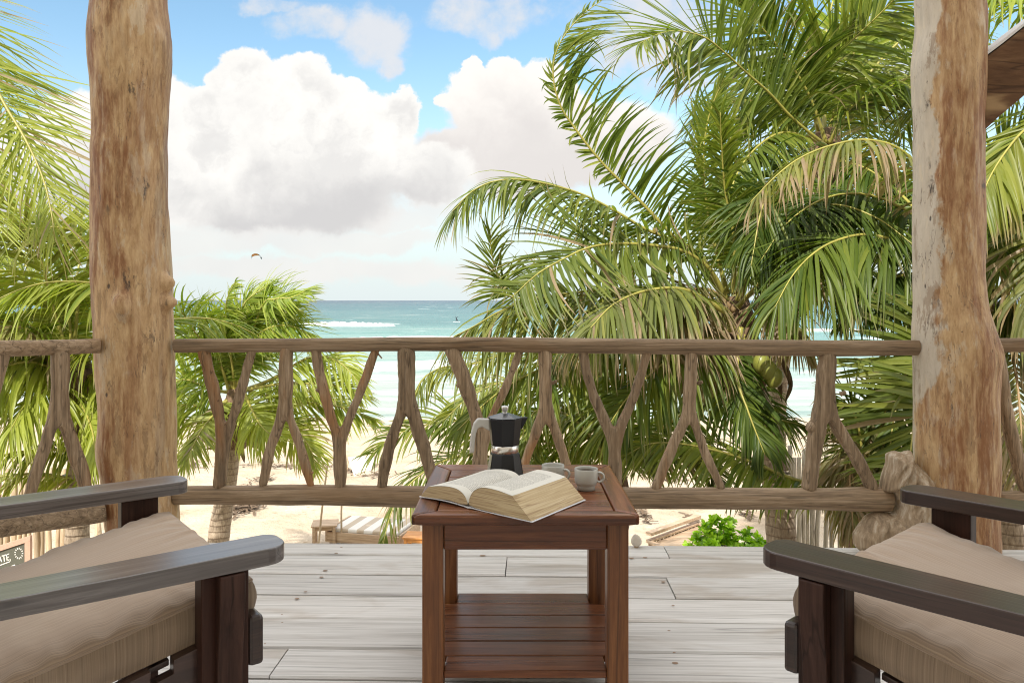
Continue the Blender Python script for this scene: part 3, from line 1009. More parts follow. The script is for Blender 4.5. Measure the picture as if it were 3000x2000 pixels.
slab('root_stump', [(2497, 1562), (2512, 1536), (2536, 1508), (2566, 1494), (2612, 1500), (2622, 1478), (2610, 1440), (2576, 1436), (2584, 1392), (2594, 1362), (2598, 1328), (2618, 1318), (2640, 1324), (2662, 1317),
                    (2672, 1350), (2700, 1372), (2740, 1400), (2740, 1650), (2640, 1640), (2560, 1622), (2520, 1614), (2502, 1598)], 3.39, 0.085, M['stump'], right_post, 2.0)

# knee brace on the right of the right-hand post
brace = empty('roof_brace', P(2890, 300, POST_Y))
tag(brace, 'dark curved timber brace rising from the right post to the roof', 'brace')
top = [(2884, 172), (2940, 130), (3000, 82), (3080, 22), (3180, -60), (3300, -170)]
bot = [(2884, 384), (2925, 345), (3000, 282), (3090, 196), (3200, 80), (3320, -50)]
V = []
for (a, b_) in zip(top, bot):
    for y in (3.33, 3.47):
        V.append(P(a[0], a[1], 3.33) * np.array((1, 0, 1)) + np.array((0, y, 0)))
        V.append(P(b_[0], b_[1], 3.33) * np.array((1, 0, 1)) + np.array((0, y, 0)))
Q = []
n = len(top)
for i in range(n - 1):
    a = i * 4; b_ = a + 4
    Q += [(a, a + 1, b_ + 1, b_), (a + 2, b_ + 2, b_ + 3, a + 3), (a + 1, a + 3, b_ + 3, b_ + 1), (a, b_, b_ + 2, a + 2)]
Q += [(0, 2, 3, 1), (4 * n - 4, 4 * n - 3, 4 * n - 1, 4 * n - 2)]
bevel(mesh('timber', V, Q, M['brace'], brace), 0.008)
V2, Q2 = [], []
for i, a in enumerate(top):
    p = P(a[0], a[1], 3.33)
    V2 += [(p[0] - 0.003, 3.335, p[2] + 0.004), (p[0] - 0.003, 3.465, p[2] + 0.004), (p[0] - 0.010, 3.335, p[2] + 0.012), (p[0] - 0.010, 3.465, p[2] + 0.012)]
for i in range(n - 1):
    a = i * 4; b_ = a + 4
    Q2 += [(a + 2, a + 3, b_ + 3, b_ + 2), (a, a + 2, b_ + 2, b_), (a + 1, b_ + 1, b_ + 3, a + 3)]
mesh('lit_top', V2, Q2, M['brace_top'], brace)  # thin pale strip, painted light along the brace's upper face


# ------------------------------------------------------------------ branch railings
RAIL_Y = 3.4


def skin_branch(name, chains, mat, parent, seed):
    """chains: lists of (point, radius) sharing their first point; grown with the skin modifier"""
    bm = bmesh.new()
    lay = bm.verts.layers.skin.verify()
    root = None
    rnd = random.Random(seed)
    o0 = origin_of(parent)
    verts = []
    for ch in chains:
        prev = root
        for k, (p, r) in enumerate(ch):
            if k == 0 and root is not None:
                continue
            v = bm.verts.new(Vector(np.asarray(p) - o0))
            v[lay].radius = (r, r * rnd.uniform(0.9, 1.1))
            if root is None:
                root = v
                v[lay].use_root = True
            if prev is not None:
                bm.edges.new((prev, v))
            prev = v
    me = bpy.data.meshes.new(name)
    bm.to_mesh(me); bm.free()
    me.materials.append(mat)
    o = bpy.data.objects.new(name, me)
    COL.objects.link(o)
    s = o.modifiers.new('skin', 'SKIN'); s.use_smooth_shade = True
    s.branch_smoothing = 0.6
    u = o.modifiers.new('sub', 'SUBSURF'); u.levels = 3; u.render_levels = 3
    dg = bpy.context.evaluated_depsgraph_get()
    ev = bpy.data.meshes.new_from_object(o.evaluated_get(dg))
    bpy.data.objects.remove(o)
    for v in ev.vertices:
        q = v.co
        d = 0.0055 * mnoise.fractal(Vector((q.x * 20 + seed, q.y * 20, q.z * 6)), 1.0, 2.0, 4) + 0.003 * mnoise.noise(Vector((q.x * 6 + seed, q.y * 6, q.z * 16)))
        v.co += v.normal * d
    ev.name = name
    ob = bpy.data.objects.new(name, ev)
    COL.objects.link(ob)
    ob.parent = parent
    return ob


def S(x):
    return x * 3000 / 2352


def line_pts(a, b_, ra, rb, Yf, bend=0.0, n=4):
    """points from a to b_ (display pixels) on the railing surface Yf(u)"""
    out = []
    ax, ay = a; bx, by = b_
    nxp, nyp = -(by - ay), (bx - ax)
    L = math.hypot(nxp, nyp) or 1
    for k in range(n + 1):
        q = k / n
        off = bend * math.sin(math.pi * q)
        u = S(ax + (bx - ax) * q + off)
        v = S(ay + (by - ay) * q)
        Y = Yf(u)
        out.append((P(u, v, Y), (ra + (rb - ra) * q) * 0.5 * S(1) / F * Y))
    return out


def baluster(parent, jn, ends, rj, Yf, seed):
    chains = []
    j = [(P(S(jn[0]), S(jn[1]), Yf(S(jn[0]))), rj * 0.5 * S(1) / F * Yf(S(jn[0])))]
    for (e, re, r0, bend) in ends:
        e = (e[0], e[1] - 10) if e[1] < 900 else (e[0], e[1] + 11)
        pts = line_pts(jn, e, r0, re, Yf, bend)
        chains.append(j + pts[1:])
    return skin_branch('baluster', chains, M['branch'], parent, seed)


def rail_log(name, pts, rad, mat, parent, flat=False, seed=0.0, n=70, seg=16, rough=0.10):
    C, L = spline(pts, n)
    r = np.interp(np.linspace(0, 1, n), np.linspace(0, 1, len(rad)), rad)
    V, Q = tube_vf(C, r, seg, rough=rough, seed=seed, freq=4.0)
    if flat:
        for i in range(n):
            zt = C[i, 2] + r[i] * 0.62
            for j in range(seg):
                k = i * seg + j
                if V[k, 2] > zt:
                    V[k, 2] = zt + 0.12 * (V[k, 2] - zt)
    return mesh(name, V, Q, mat, parent, smooth=not flat)


straight = lambda u: RAIL_Y
rail_main = empty('branch_railing', (0, RAIL_Y, 0))
tag(rail_main, 'long railing of forked branches between the two trunk posts', 'railing', 'forked branch railings round the balcony')


def dpt(x, y, Y=RAIL_Y):
    return P(S(x), S(y), Y)


rail_log('top_rail', [dpt(404, 791), dpt(700, 789.5), dpt(1000, 787), dpt(1300, 790), dpt(1600, 793), dpt(1900, 796), dpt(2105, 795)], [0.036, 0.036, 0.037, 0.039, 0.040, 0.042, 0.040], M['rail_x'], rail_main, flat=True, seed=1.0, rough=0.05)
rail_log('bottom_rail', [dpt(403, 1137), dpt(600, 1136), dpt(760, 1137), dpt(900, 1140), dpt(1100, 1141), dpt(1400, 1143), dpt(1700, 1144), dpt(2042, 1146)], [0.040, 0.044, 0.048, 0.050, 0.046, 0.044, 0.046, 0.051], M['rail_x'], rail_main, seed=7.0)
TOPY, BOTY = 806, 1116
B = [  # fork, its width, [(end, end width, width at the fork, sideways bow)]
    ((515, 1000), 36, [((464, 800), 28, 27, 0), ((582, 800), 22, 23, 7), ((502, BOTY), 35, 36, 0)]),
    ((655, 934), 36, [((657, 798), 33, 34, 0), ((602, 1110), 23, 25, -6), ((716, 1112), 20, 23, 5)]),
    ((780, 1010), 34, [((724, 798), 25, 26, -9), ((868, 797), 20, 24, 4), ((782, 1120), 30, 32, 0)]),
    ((936, 920), 46, [((933, 796), 43, 44, 0), ((874, 1115), 25, 30, -10), ((1000, 1112), 31, 34, 4)]),
    ((1105, 1000), 40, [((1034, 800), 36, 35, 4), ((1199, 803), 17, 20, 6), ((1100, 1120), 41, 40, 0)]),
    ((1255, 940), 34, [((1252, 805), 32, 33, 0), ((1192, 1118), 22, 25, -9), ((1318, 1118), 23, 25, 4)]),
    ((1411, 1010), 34, [((1336, 808), 23, 25, -11), ((1489, 808), 21, 23, 8), ((1413, 1122), 33, 33, 0)]),
    ((1583, 944), 34, [((1588, 810), 33, 33, 0), ((1502, 1120), 27, 28, -4), ((1660, 1116), 20, 23, -3)]),
    ((1890, 934), 48, [((1902, 812), 44, 47, 0), ((1857, 1120), 37, 40, -4), ((2010, 1120), 31, 33, 6)]),
]
STUBS = {0: [(545, 895, 560, 890, 9)], 2: [(868, 812, 878, 822, 4), (737, 900, 728, 893, 8)], 3: [(912, 1010, 902, 1003, 10)], 5: [(1268, 880, 1278, 874, 8)], 6: [(1452, 905, 1462, 902, 8)],
         7: [(1602, 880, 1612, 876, 8)], 8: [(1872, 985, 1856, 978, 26), (1930, 905, 1940, 900, 10)], 1: [(712, 1088, 720, 1083, 6)], 4: [(1060, 880, 1050, 886, 11)]}
for k, (jn, rj, ends) in enumerate(B):
    bo = baluster(rail_main, jn, ends, rj, straight, 11 + k)
    for (xa, ya, xb, yb, w_) in STUBS.get(k, []):
        a_, b2 = dpt(xa, ya), dpt(xb, yb)
        b2[1] -= 0.012
        C_ = np.linspace(a_, b2, 6)
        V_, Q_ = tube_vf(C_, w_ * 0.5 * S(1) / F * RAIL_Y * np.array((1.25, 1.12, 1.0, 0.95, 0.95, 0.85)), 9, rough=0.12, seed=k)
        mesh('twig_stub', V_, Q_, M['branch'], bo, smooth=True)

# left bay: turns towards the camera
LA, LB = np.array((-1.55, 3.38)), np.array((-2.35, 2.76))


def left_Y(u):
    """distance at which the pixel column u meets the left bay"""
    k = (u - 1500) / F
    d = LB - LA
    s = (LA[0] - k * LA[1]) / (k * d[1] - d[0])
    return LA[1] + s * d[1]


rail_left = empty('branch_railing', (-1.9, 3.1, 0))
tag(rail_left, 'short slanting railing of forked branches left of the left post', 'railing', 'forked branch railings round the balcony')
rail_log('top_rail', [P(S(x), S(y), left_Y(S(x))) for x, y in ((228, 791), (200, 792), (100, 795), (0, 797), (-150, 803), (-260, 806))], [0.036, 0.037, 0.038, 0.040, 0.042, 0.042], M['rail_x'], rail_left, flat=True, seed=21.0, n=40, rough=0.05)
rail_log('bottom_rail', [P(S(x), S(y), left_Y(S(x))) for x, y in ((240, 1176), (215, 1180), (150, 1187), (0, 1208), (-150, 1238), (-260, 1262))], [0.040, 0.042, 0.045, 0.046, 0.046, 0.046], M['rail_x'], rail_left, seed=27.0, n=40)
baluster(rail_left, (137, 944), [((138, 804), 43, 44, 0), ((55, 1182), 27, 30, -8), ((207, 1158), 34, 33, 7)], 46, left_Y, 31)
baluster(rail_left, (-40, 980), [((12, 808), 32, 34, 0), ((-120, 812), 30, 32, 0), ((-45, 1215), 42, 42, 0)], 46, left_Y, 32)

# right bay
rail_right = empty('branch_railing', (2.4, RAIL_Y, 0))
tag(rail_right, 'end of the branch railing right of the right post', 'railing', 'forked branch railings round the balcony')
rail_log('top_rail', [dpt(2270, 790, 3.45), dpt(2352, 789, 3.45), dpt(2600, 790, 3.45)], [0.036, 0.037, 0.038], M['rail_x'], rail_right, flat=True, seed=41.0, n=30, rough=0.05)
rail_log('bottom_rail', [dpt(2290, 1150, 3.45), dpt(2400, 1150, 3.45), dpt(2600, 1152, 3.45)], [0.044, 0.045, 0.046], M['rail_x'], rail_right, seed=47.0, n=30)
skin_branch('baluster', [line_pts((2290, 805), (2360, 1135), 34, 30, lambda u: 3.45, -8, 7)], M['branch'], rail_right, 51)

# ------------------------------------------------------------------ low table
TH = 0.55
tb = empty('coffee_table', (0.0345, 2.32, 0))
tag(tb, 'low square red-brown wooden table with slatted shelf, in the middle of the deck', 'table')
TY0, TY1, TX0, TX1 = -0.30, 0.325, -0.2945, 0.2945     # top outline, local
IY0, IY1, IX0, IX1 = -0.256, 0.236, -0.232, 0.234     # inner field
zt0, zt1 = TH - 0.031, TH
g = 0.0012
prism('frame_board', [(TX0 + g, TY0), (TX1 - g, TY0), (IX1 - g, IY0 - g), (IX0 + g, IY0 - g)], 'z', zt0, zt1, M['table_x'], tb, 0.009)
prism('frame_board', [(TX0 + g, TY1), (IX0 + g, IY1 + g), (IX1 - g, IY1 + g), (TX1 - g, TY1)], 'z', zt0, zt1 - 0.0006, M['table_x'], tb, 0.007)
prism('frame_board', [(TX0, TY0 + g), (IX0 - g, IY0 + g), (IX0 - g, IY1 - g), (TX0, TY1 - g)], 'z', zt0, zt1 - 0.0009, M['table_y'], tb, 0.007)
prism('frame_board', [(TX1, TY0 + g), (TX1, TY1 - g), (IX1 + g, IY1 - g), (IX1 + g, IY0 + g)], 'z', zt0, zt1 - 0.0004, M['table_y'], tb, 0.007)
rng = random.Random(8)
npl = 5
for k in range(npl):
    y0 = IY0 + (IY1 - IY0) * k / npl
    y1 = IY0 + (IY1 - IY0) * (k + 1) / npl
    box('top_plank', IX0 + 0.0015, IX1 - 0.0015, y0 + 0.0016, y1 - 0.0016, zt0 + 0.004, zt1 - 0.001 - rng.random() * 0.0012, M['table_x'], tb, 0.0025)
AX0, AX1, AY0, AY1 = -0.270, 0.271, -0.268, 0.292
LW = 0.056
for (x0, y0) in ((AX0, AY0), (AX1 - LW, AY0), (AX0, AY1 - LW), (AX1 - LW, AY1 - LW)):
    box('leg', x0, x0 + LW, y0, y0 + LW, 0.0, zt0 - 0.0005, M['table_z'], tb, 0.005)
for (y0, y1) in ((AY0 + 0.006, AY0 + 0.03), (AY1 - 0.03, AY1 - 0.006)):
    box('apron', AX0 + LW + 0.0006, AX1 - LW - 0.0006, y0, y1, zt0 - 0.072, zt0 - 0.001, M['table_x'], tb, 0.003)
for (x0, x1) in ((AX0 + 0.006, AX0 + 0.03), (AX1 - 0.03, AX1 - 0.006)):
    box('apron', x0, x1, AY0 + LW + 0.0006, AY1 - LW - 0.0006, zt0 - 0.072, zt0 - 0.001, M['table_y'], tb, 0.003)
for (x0, x1) in ((AX0 + 0.012, AX0 + 0.036), (AX1 - 0.036, AX1 - 0.012)):
    box('shelf_rail', x0, x1, AY0 + LW + 0.0006, AY1 - LW - 0.0006, 0.065, 0.110, M['table_y'], tb, 0.003)
yy = AY0 + 0.004
ns_ = 6
w_ = (AY1 - AY0 - 0.008) / ns_
for k in range(ns_):
    x0, x1 = AX0 + 0.010, AX1 - 0.010
    if k in (0, ns_ - 1):
        x0, x1 = AX0 + LW + 0.001, AX1 - LW - 0.001
    box('shelf_slat', x0, x1, yy + k * w_ + 0.0022, yy + (k + 1) * w_ - 0.0022, 0.1105, 0.130, M['table_x'], tb, 0.003)


# ------------------------------------------------------------------ armchairs
def cushion_mesh(x0, x1, y0, y1, th, crown, nx_, ny_, seed, wr=0.008):
    """soft top shell from seam to seam, with gathered wrinkles along the seams (local z=0 at the seam)"""
    V = []
    ex = 3.2
    for i in range(nx_):
        for j in range(ny_):
            a = -1 + 2 * i / (nx_ - 1); b_ = -1 + 2 * j / (ny_ - 1)
            # bunch samples towards the edges
            a = math.copysign(abs(a) ** 0.75, a); b_ = math.copysign(abs(b_) ** 0.75, b_)
            e = (1 - abs(a) ** 7) ** 0.42 * (1 - abs(b_) ** 7) ** 0.42
            dome = (1 - a * a) ** 0.6 * (1 - b_ * b_) ** 0.6
            x = (x0 + x1) / 2 + a * (x1 - x0) / 2
            y = (y0 + y1) / 2 + b_ * (y1 - y0) / 2
            dxe = (1 - abs(a)) * (x1 - x0) / 2
            dye = (1 - abs(b_)) * (y1 - y0) / 2
            fy = math.exp(-dye / 0.055) * (1 - math.exp(-dye / 0.008))
            fx = math.exp(-dxe / 0.055) * (1 - math.exp(-dxe / 0.008))
            wx = mnoise.fractal(Vector((x * 22 + seed, y * 9, seed)), 1.0, 2.0, 2)
            wy = mnoise.fractal(Vector((x * 9, y * 22, seed + 5)), 1.0, 2.0, 2)
            soft_ = mnoise.noise(Vector((x * 5, y * 5, seed + 2))) * 0.006
            z = th * e + crown * dome + wr * 1.9 * (fy * wx + fx * wy) + soft_ * dome
            V.append((x, y, z))
    Q = [(i * ny_ + j, (i + 1) * ny_ + j, (i + 1) * ny_ + j + 1, i * ny_ + j + 1) for i in range(nx_ - 1) for j in range(ny_ - 1)]
    return V, Q


def shear(V, slope, z0):
    return [(x, y, z + z0 + slope * x) for (x, y, z) in V]


def make_chair():
    r = empty('armchair')
    # arms
    for s in (1, -1):
        yi, yo = s * 0.297, s * 0.398
        prof = []
        for (cx_, cy_, rad, a0, a1) in ((-0.045, yo - s * 0.045, 0.045, 90, 0), (-0.028, yi + s * 0.028, 0.028, 0, -90)):
            for k in range(6):
                a = R(a0 + (a1 - a0) * k / 5)
                prof.append((cx_ + rad * math.cos(a), cy_ + s * rad * math.sin(a)))
        poly = [(-0.78, yo - s * 0.012), (-0.30, yo)] + prof + [(-0.30, yi), (-0.78, yi + s * 0.006)]
        if s < 0:
            poly = poly[::-1]
        prism('armrest', poly, 'z', 0.5865, 0.620, M['chair_x'], r, 0.003)
        # front and rear posts
        yo_, yi_ = s * 0.3675, s * 0.3225
        ya, yb = min(yo_, yi_), max(yo_, yi_)
        box('front_post', -0.163, -0.073, ya, yb, 0.0, 0.5845, M['chair_z'], r, 0.004)
        box('rear_post', -0.74, -0.65, ya, yb, 0.0, 0.5845, M['chair_z'], r, 0.004)
        # curved bracket under the arm
        pr = [(s * 0.368, 0.584), (s * 0.398, 0.584), (s * 0.399, 0.545), (s * 0.394, 0.49), (s * 0.387, 0.44), (s * 0.384, 0.40), (s * 0.382, 0.36), (s * 0.377, 0.335), (s * 0.368, 0.318)]
        prism('arm_bracket', pr, 'x', -0.138, -0.090, M['chair_z'], r, 0.003)
        # notched side rail, sloping with the seat
        def zz(x):
            return 0.478 + 0.245 * x
        outl = []
        tops = [(-0.158, 0), (-0.205, 0), (-0.205, 1), (-0.245, 1), (-0.245, 0), (-0.315, 0), (-0.315, 1), (-0.355, 1), (-0.355, 0), (-0.425, 0), (-0.425, 1), (-0.465, 1), (-0.465, 0), (-0.535, 0), (-0.535, 1), (-0.575, 1), (-0.575, 0), (-0.655, 0)]
        outl = [(x, zz(x) - 0.026 * d) for x, d in tops] + [(-0.655, zz(-0.655) - 0.15), (-0.158, zz(-0.158) - 0.15)]
        o = prism('side_rail', outl, 'y', s * 0.325 - 0.014, s * 0.325 + 0.014, M['chair_x'], r, 0.002)
    box('front_rail', -0.0725, -0.042, -0.365, 0.365, 0.385, 0.482, M['chair_x'], r, 0.008)
    box('back_rail', -0.775, -0.7405, -0.365, 0.365, 0.22, 0.33, M['chair_x'], r, 0.006)
    for x in (-0.225, -0.335, -0.445, -0.555):
        V, Q = box_vf(x - 0.019, x + 0.019, -0.312, 0.312, 0, 0.012)
        V = [(a, b_, c_ + 0.457 + 0.235 * a) for a, b_, c_ in V]
        bevel(mesh('seat_slat', V, Q, M['chair_x'], r, local=True), 0.002)
    # leaning back of slats with a cushion
    for k in range(6):
        y = -0.25 + 0.1 * k
        V, Q = box_vf(-0.02, 0, y - 0.035, y + 0.035, 0.0, 0.62)
        V = [(-0.70 + a - 0.32 * c_, b_, 0.36 + c_) for a, b_, c_ in V]
        bevel(mesh('back_slat', V, Q, M['chair_x'], r, local=True), 0.003)
    V, Q = box_vf(-0.03, 0.015, -0.32, 0.32, 0.62, 0.70)
    V = [(-0.70 + a - 0.32 * c_, b_, 0.36 + c_) for a, b_, c_ in V]
    bevel(mesh('back_top_rail', V, Q, M['chair_x'], r, local=True), 0.006)
    for (px_, pz, s) in ((-0.118, 0.30, 1), (-0.135, 0.235, 1), (-0.095, 0.40, 1), (-0.118, 0.30, -1), (-0.135, 0.235, -1), (-0.095, 0.40, -1)):
        n = 12
        V = [(px_, s * 0.3690, pz)] + [(px_ + 0.0075 * math.cos(2 * math.pi * k / n), s * 0.3686, pz + 0.0075 * math.sin(2 * math.pi * k / n)) for k in range(n)]
        mesh('peg', V, [(0, 1 + k, 1 + (k + 1) % n) for k in range(n)], M['peg'], r, local=True)
    # seat cushion: soft shell, boxed side band, underside
    x0, x1, y0, y1 = -0.665, -0.050, -0.316, 0.316
    nx_, ny_ = 130, 130
    V, Q = cushion_mesh(x0, x1, y0, y1, 0.020, 0.010, nx_, ny_, 4.0)
    top_ = mesh('seat_cushion', shear(V, 0.22, 0.549), Q, M['fabric_top'], r, smooth=True, local=True)
    # side band: four walls between seam and lower seam, bulging
    per = []
    n = 80
    c = 0.03
    for k in range(n): per.append((x0 + (x1 - x0) * k / n, y0))
    for k in range(n): per.append((x1, y0 + (y1 - y0) * k / n))
    for k in range(n): per.append((x1 - (x1 - x0) * k / n, y1))
    for k in range(n): per.append((x0, y1 - (y1 - y0) * k / n))
    V = []
    rows = 7
    m_ = len(per)
    for i in range(rows):
        q = i / (rows - 1)
        bul = 0.008 * math.sin(math.pi * q)
        for (x, y) in per:
            nx2 = 1 if x >= x1 else (-1 if x <= x0 else 0)
            ny2 = 1 if y >= y1 else (-1 if y <= y0 else 0)
            wv_ = 0.003 * mnoise.noise(Vector((x * 20, y * 20, q * 2)))
            V.append((x + nx2 * (bul + wv_), y + ny2 * (bul + wv_), -0.076 * q + 0.001))
    Q = [(i * m_ + j, i * m_ + (j + 1) % m_, (i + 1) * m_ + (j + 1) % m_, (i + 1) * m_ + j) for i in range(rows - 1) for j in range(m_)]
    Q = [q[::-1] for q in Q]
    Q.append(tuple((rows - 1) * m_ + j for j in range(m_)))
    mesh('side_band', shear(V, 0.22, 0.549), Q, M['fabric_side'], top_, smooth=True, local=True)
    # piping along the seam
    pl = [(x, y, 0.0) for x, y in per]
    V = []
    for i, p in enumerate(pl):
        nx2 = 1 if p[0] >= x1 else (-1 if p[0] <= x0 else 0)
        ny2 = 1 if p[1] >= y1 else (-1 if p[1] <= y0 else 0)
        L = math.hypot(nx2, ny2) or 1
        for k in range(6):
            a = 2 * math.pi * k / 6
            V.append((p[0] + nx2 / L * 0.0028 * math.cos(a), p[1] + ny2 / L * 0.0028 * math.cos(a), 0.0028 * math.sin(a)))
    Q = [(i * 6 + k, ((i + 1) % m_) * 6 + k, ((i + 1) % m_) * 6 + (k + 1) % 6, i * 6 + (k + 1) % 6) for i in range(m_) for k in range(6)]
    mesh('piping', shear(V, 0.22, 0.549), Q, M['fabric_top'], top_, smooth=True, local=True)
    # back cushion
    V, Q = cushion_mesh(0.03, 0.56, -0.30, 0.30, 0.07, 0.03, 40, 40, 9.0)
    V2 = []
    for (a, b_, c_) in V:
        h = a
        V2.append((-0.655 - 0.32 * h + c_ * 0.95, b_, 0.43 + h + c_ * 0.3))
    n0 = len(V2)
    V2 += [(-0.655 - 0.32 * a, b_, 0.43 + a) for (a, b_, c_) in V]
    Q2 = Q + [tuple(i + n0 for i in q[::-1]) for q in Q]
    mesh('back_cushion', V2, Q2, M['fabric_top'], r, smooth=True, local=True)
    return r


def kids(o):
    return [c for c in bpy.data.objects if c.parent is o]


def copy_tree(o, parent=None):
    c = o.copy()
    COL.objects.link(c)
    if parent is not None:
        c.parent = parent
    for k in kids(o):
        copy_tree(k, c)
    return c


GC = 'dark wooden armchairs with tan cushions'
ch1 = make_chair()
tag(ch1, 'dark wooden armchair with tan striped cushion, left of the table by the knobbed post', 'armchair', GC)
ch2 = copy_tree(ch1)
tag(ch2, 'dark wooden armchair with tan striped cushion, by the post with the stump', 'armchair', GC)
M['chair_worn_sheen'] = wood('worn_sheen_armrest_wood', 'x', (0.035, 0.026, 0.023), (0.10, 0.085, 0.080), (0.20, 0.18, 0.175), rough=0.33, fine=60, stretch=0.03, bmp=0.10, spec=0.5, coat=0.8, accent=(0.05, 0.035, 0.03), acc_amt=0.6)  # worn chair wood; the sky's pale reflection is also put into the colour
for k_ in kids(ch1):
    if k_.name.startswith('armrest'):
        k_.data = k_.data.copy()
        k_.data.materials[0] = M['chair_worn_sheen']
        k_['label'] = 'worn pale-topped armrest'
ch1.location = (-0.678, 1.862, 0); ch1.rotation_euler = (0, 0, R(37.7))
ch2.location = (0.762, 1.797, 0); ch2.rotation_euler = (0, 0, R(133.0))

# ------------------------------------------------------------------ open book
bk = empty('open_book', (-0.116, 2.08, TH))
tag(bk, 'thick open paperback lying face up across the front of the table', 'book')
dv = np.array((0.575, 0.818, 0.0))            # along the spine, away from the camera
rv = np.array((0.775, -0.632, 0.0))           # towards the right-hand fore edge
BL = 0.262


def book_pt(s, y, z):
    return tuple(rv * s + dv * (y * BL) + np.array((0, 0, z)))


def block(side, prof, nm):
    """page block: prof = top curve from the gutter outward [(s,z)...] ; underside follows the cover"""
    C, L = spline([(a, b_, 0) for a, b_ in prof['top']], 26)
    top_ = [(p[0] * side, p[1]) for p in C]
    C2, _ = spline([(a, b_, 0) for a, b_ in prof['bot']], 26)
    bot_ = [(p[0] * side, p[1]) for p in C2]
    n = len(top_)
    ny = 8
    root_o = None
    # printed top sheet (own mesh: carries page coordinates)
    V, U = [], []
    for j in range(ny + 1):
        for i, (s, z) in enumerate(top_):
            sag = -0.0025 * math.sin(math.pi * j / ny) * (i / n)
            V.append(book_pt(s, j / ny, z + sag + 0.0008))
            q = i / (n - 1)
            U.append((q if side > 0 else q, 1 - j / ny if side < 0 else j / ny, 0))
    Q = [(j * n + i, j * n + i + 1, (j + 1) * n + i + 1, (j + 1) * n + i) for j in range(ny) for i in range(n - 1)]
    if side < 0:
        Q = [q[::-1] for q in Q]
    pg = mesh('page', V, Q, M['page'], bk, smooth=True, local=True, attr={'page': np.array(U, dtype=np.float32)})
    # block of leaves: front, back and fore edge
    V, Q = [], []
    for y in (0.0, 1.0):
        V += [book_pt(s, y, z) for s, z in top_] + [book_pt(s, y, z) for s, z in bot_]
    for y, base in ((0, 0), (1, 2 * n)):
        for i in range(n - 1):
            q = (base + i, base + i + 1, base + n + i + 1, base + n + i)
            Q.append(q if (side > 0) == (y == 1) else q[::-1])
    Q.append((n - 1, 2 * n - 1, 4 * n - 1, 3 * n - 1))
    Q += [(n + i, 3 * n + i, 3 * n + i + 1, n + i + 1) for i in range(n - 1)]
    bl = mesh('page_block', V, Q, M['paper_edge'], bk, local=True)
    return bl


right = dict(top=[(0.002, 0.012), (0.006, 0.030), (0.022, 0.050), (0.052, 0.062), (0.10, 0.0625), (0.150, 0.056)],
             bot=[(0.002, 0.010), (0.030, 0.005), (0.070, 0.004), (0.110, 0.004), (0.160, 0.0035), (0.212, 0.0035)])
left = dict(top=[(0.002, 0.012), (0.012, 0.030), (0.035, 0.043), (0.070, 0.046), (0.110, 0.042), (0.150, 0.034)],
            bot=[(0.002, 0.010), (0.030, 0.007), (0.070, 0.010), (0.110, 0.008), (0.150, 0.005), (0.180, 0.0042)])
block(1, right, 'right')
block(-1, left, 'left')
for side, pr in ((1, [(0.0, 0.0), (0.02, 0.0015), (0.06, 0.0005), (0.216, 0.0006)]), (-1, [(0.0, 0.0), (0.03, 0.003), (0.09, 0.005), (0.15, 0.0025), (0.184, 0.001)])):
    C, L = spline([(a * side, b_, 0) for a, b_ in pr], 14)
    V = []
    for y in (-0.008, 1.008):
        for p in C:
            V += [book_pt(p[0], y, p[1] + 0.0005), book_pt(p[0], y, p[1] + 0.0022)]
    n = len(C)
    Q = []
    for i in range(n - 1):
        a = 2 * i; b_ = 2 * (i + n)
        Q += [(a, a + 2, b_ + 2, b_), (a + 1, b_ + 1, b_ + 3, a + 3), (a, a + 1, a + 3, a + 2), (b_, b_ + 2, b_ + 3, b_ + 1)]
    a = 2 * (n - 1); b_ = 2 * (2 * n - 1)
    Q.append((a, a + 1, b_ + 1, b_))
    mesh('cover', V, Q, M['cover'], bk, local=True)

# ------------------------------------------------------------------ moka pot
mk = empty('moka_pot', (-0.022, 2.447, TH), R(12))
tag(mk, 'black eight-sided stovetop coffee pot with grey handle, behind the book', 'coffee pot')


def oct_body(name, prof, mat, parent, rot=22.5, bev=0.0015, seg=8, cap=True):
    V, Q = [], []
    for r, z in prof:
        for k in range(seg):
            a = R(rot + 360 / seg * k)
            V.append((r * math.cos(a), r * math.sin(a), z))
    for i in range(len(prof) - 1):
        for k in range(seg):
            Q.append((i * seg + k, i * seg + (k + 1) % seg, (i + 1) * seg + (k + 1) % seg, (i + 1) * seg + k))
    if cap:
        Q.append(tuple(range(seg - 1, -1, -1)))
        Q.append(tuple((len(prof) - 1) * seg + k for k in range(seg)))
    o = mesh(name, V, Q, mat, parent, local=True)
    if bev:
        bevel(o, bev, 2)
    return o


oct_body('boiler', [(0.0575, 0.0), (0.058, 0.003), (0.0465, 0.074), (0.045, 0.078)], M['black'], mk)
# two bare aluminium edge facets on the sides of the boiler
for a0 in (0, 180):
    h0, h1 = 0.004, 0.073
    V = []
    for (r, z) in ((0.0545, h0), (0.0440, h1)):
        for d in (-22.5, 22.5):
            k = r / math.cos(R(22.5)) * 1.0
            V.append((k * math.cos(R(a0 + d)) * 1.004, k * math.sin(R(a0 + d)) * 1.004, z))
    mesh('bare_facet', V, [(0, 1, 3, 2)], M['alu_dull'], mk, local=True)
V, Q = lathe_vf([(0.0405, 0.0775), (0.0425, 0.079), (0.0425, 0.099), (0.041, 0.101)], 48)
mesh('band', V, Q, M['alu'], mk, smooth=True, local=True)
oct_body('upper_chamber', [(0.043, 0.101), (0.0455, 0.104), (0.0535, 0.182), (0.0535, 0.185)], M['black'], mk)
oct_body('lid', [(0.0530, 0.1856), (0.0535, 0.187), (0.014, 0.1995), (0.008, 0.2005)], M['lid_black'], mk)
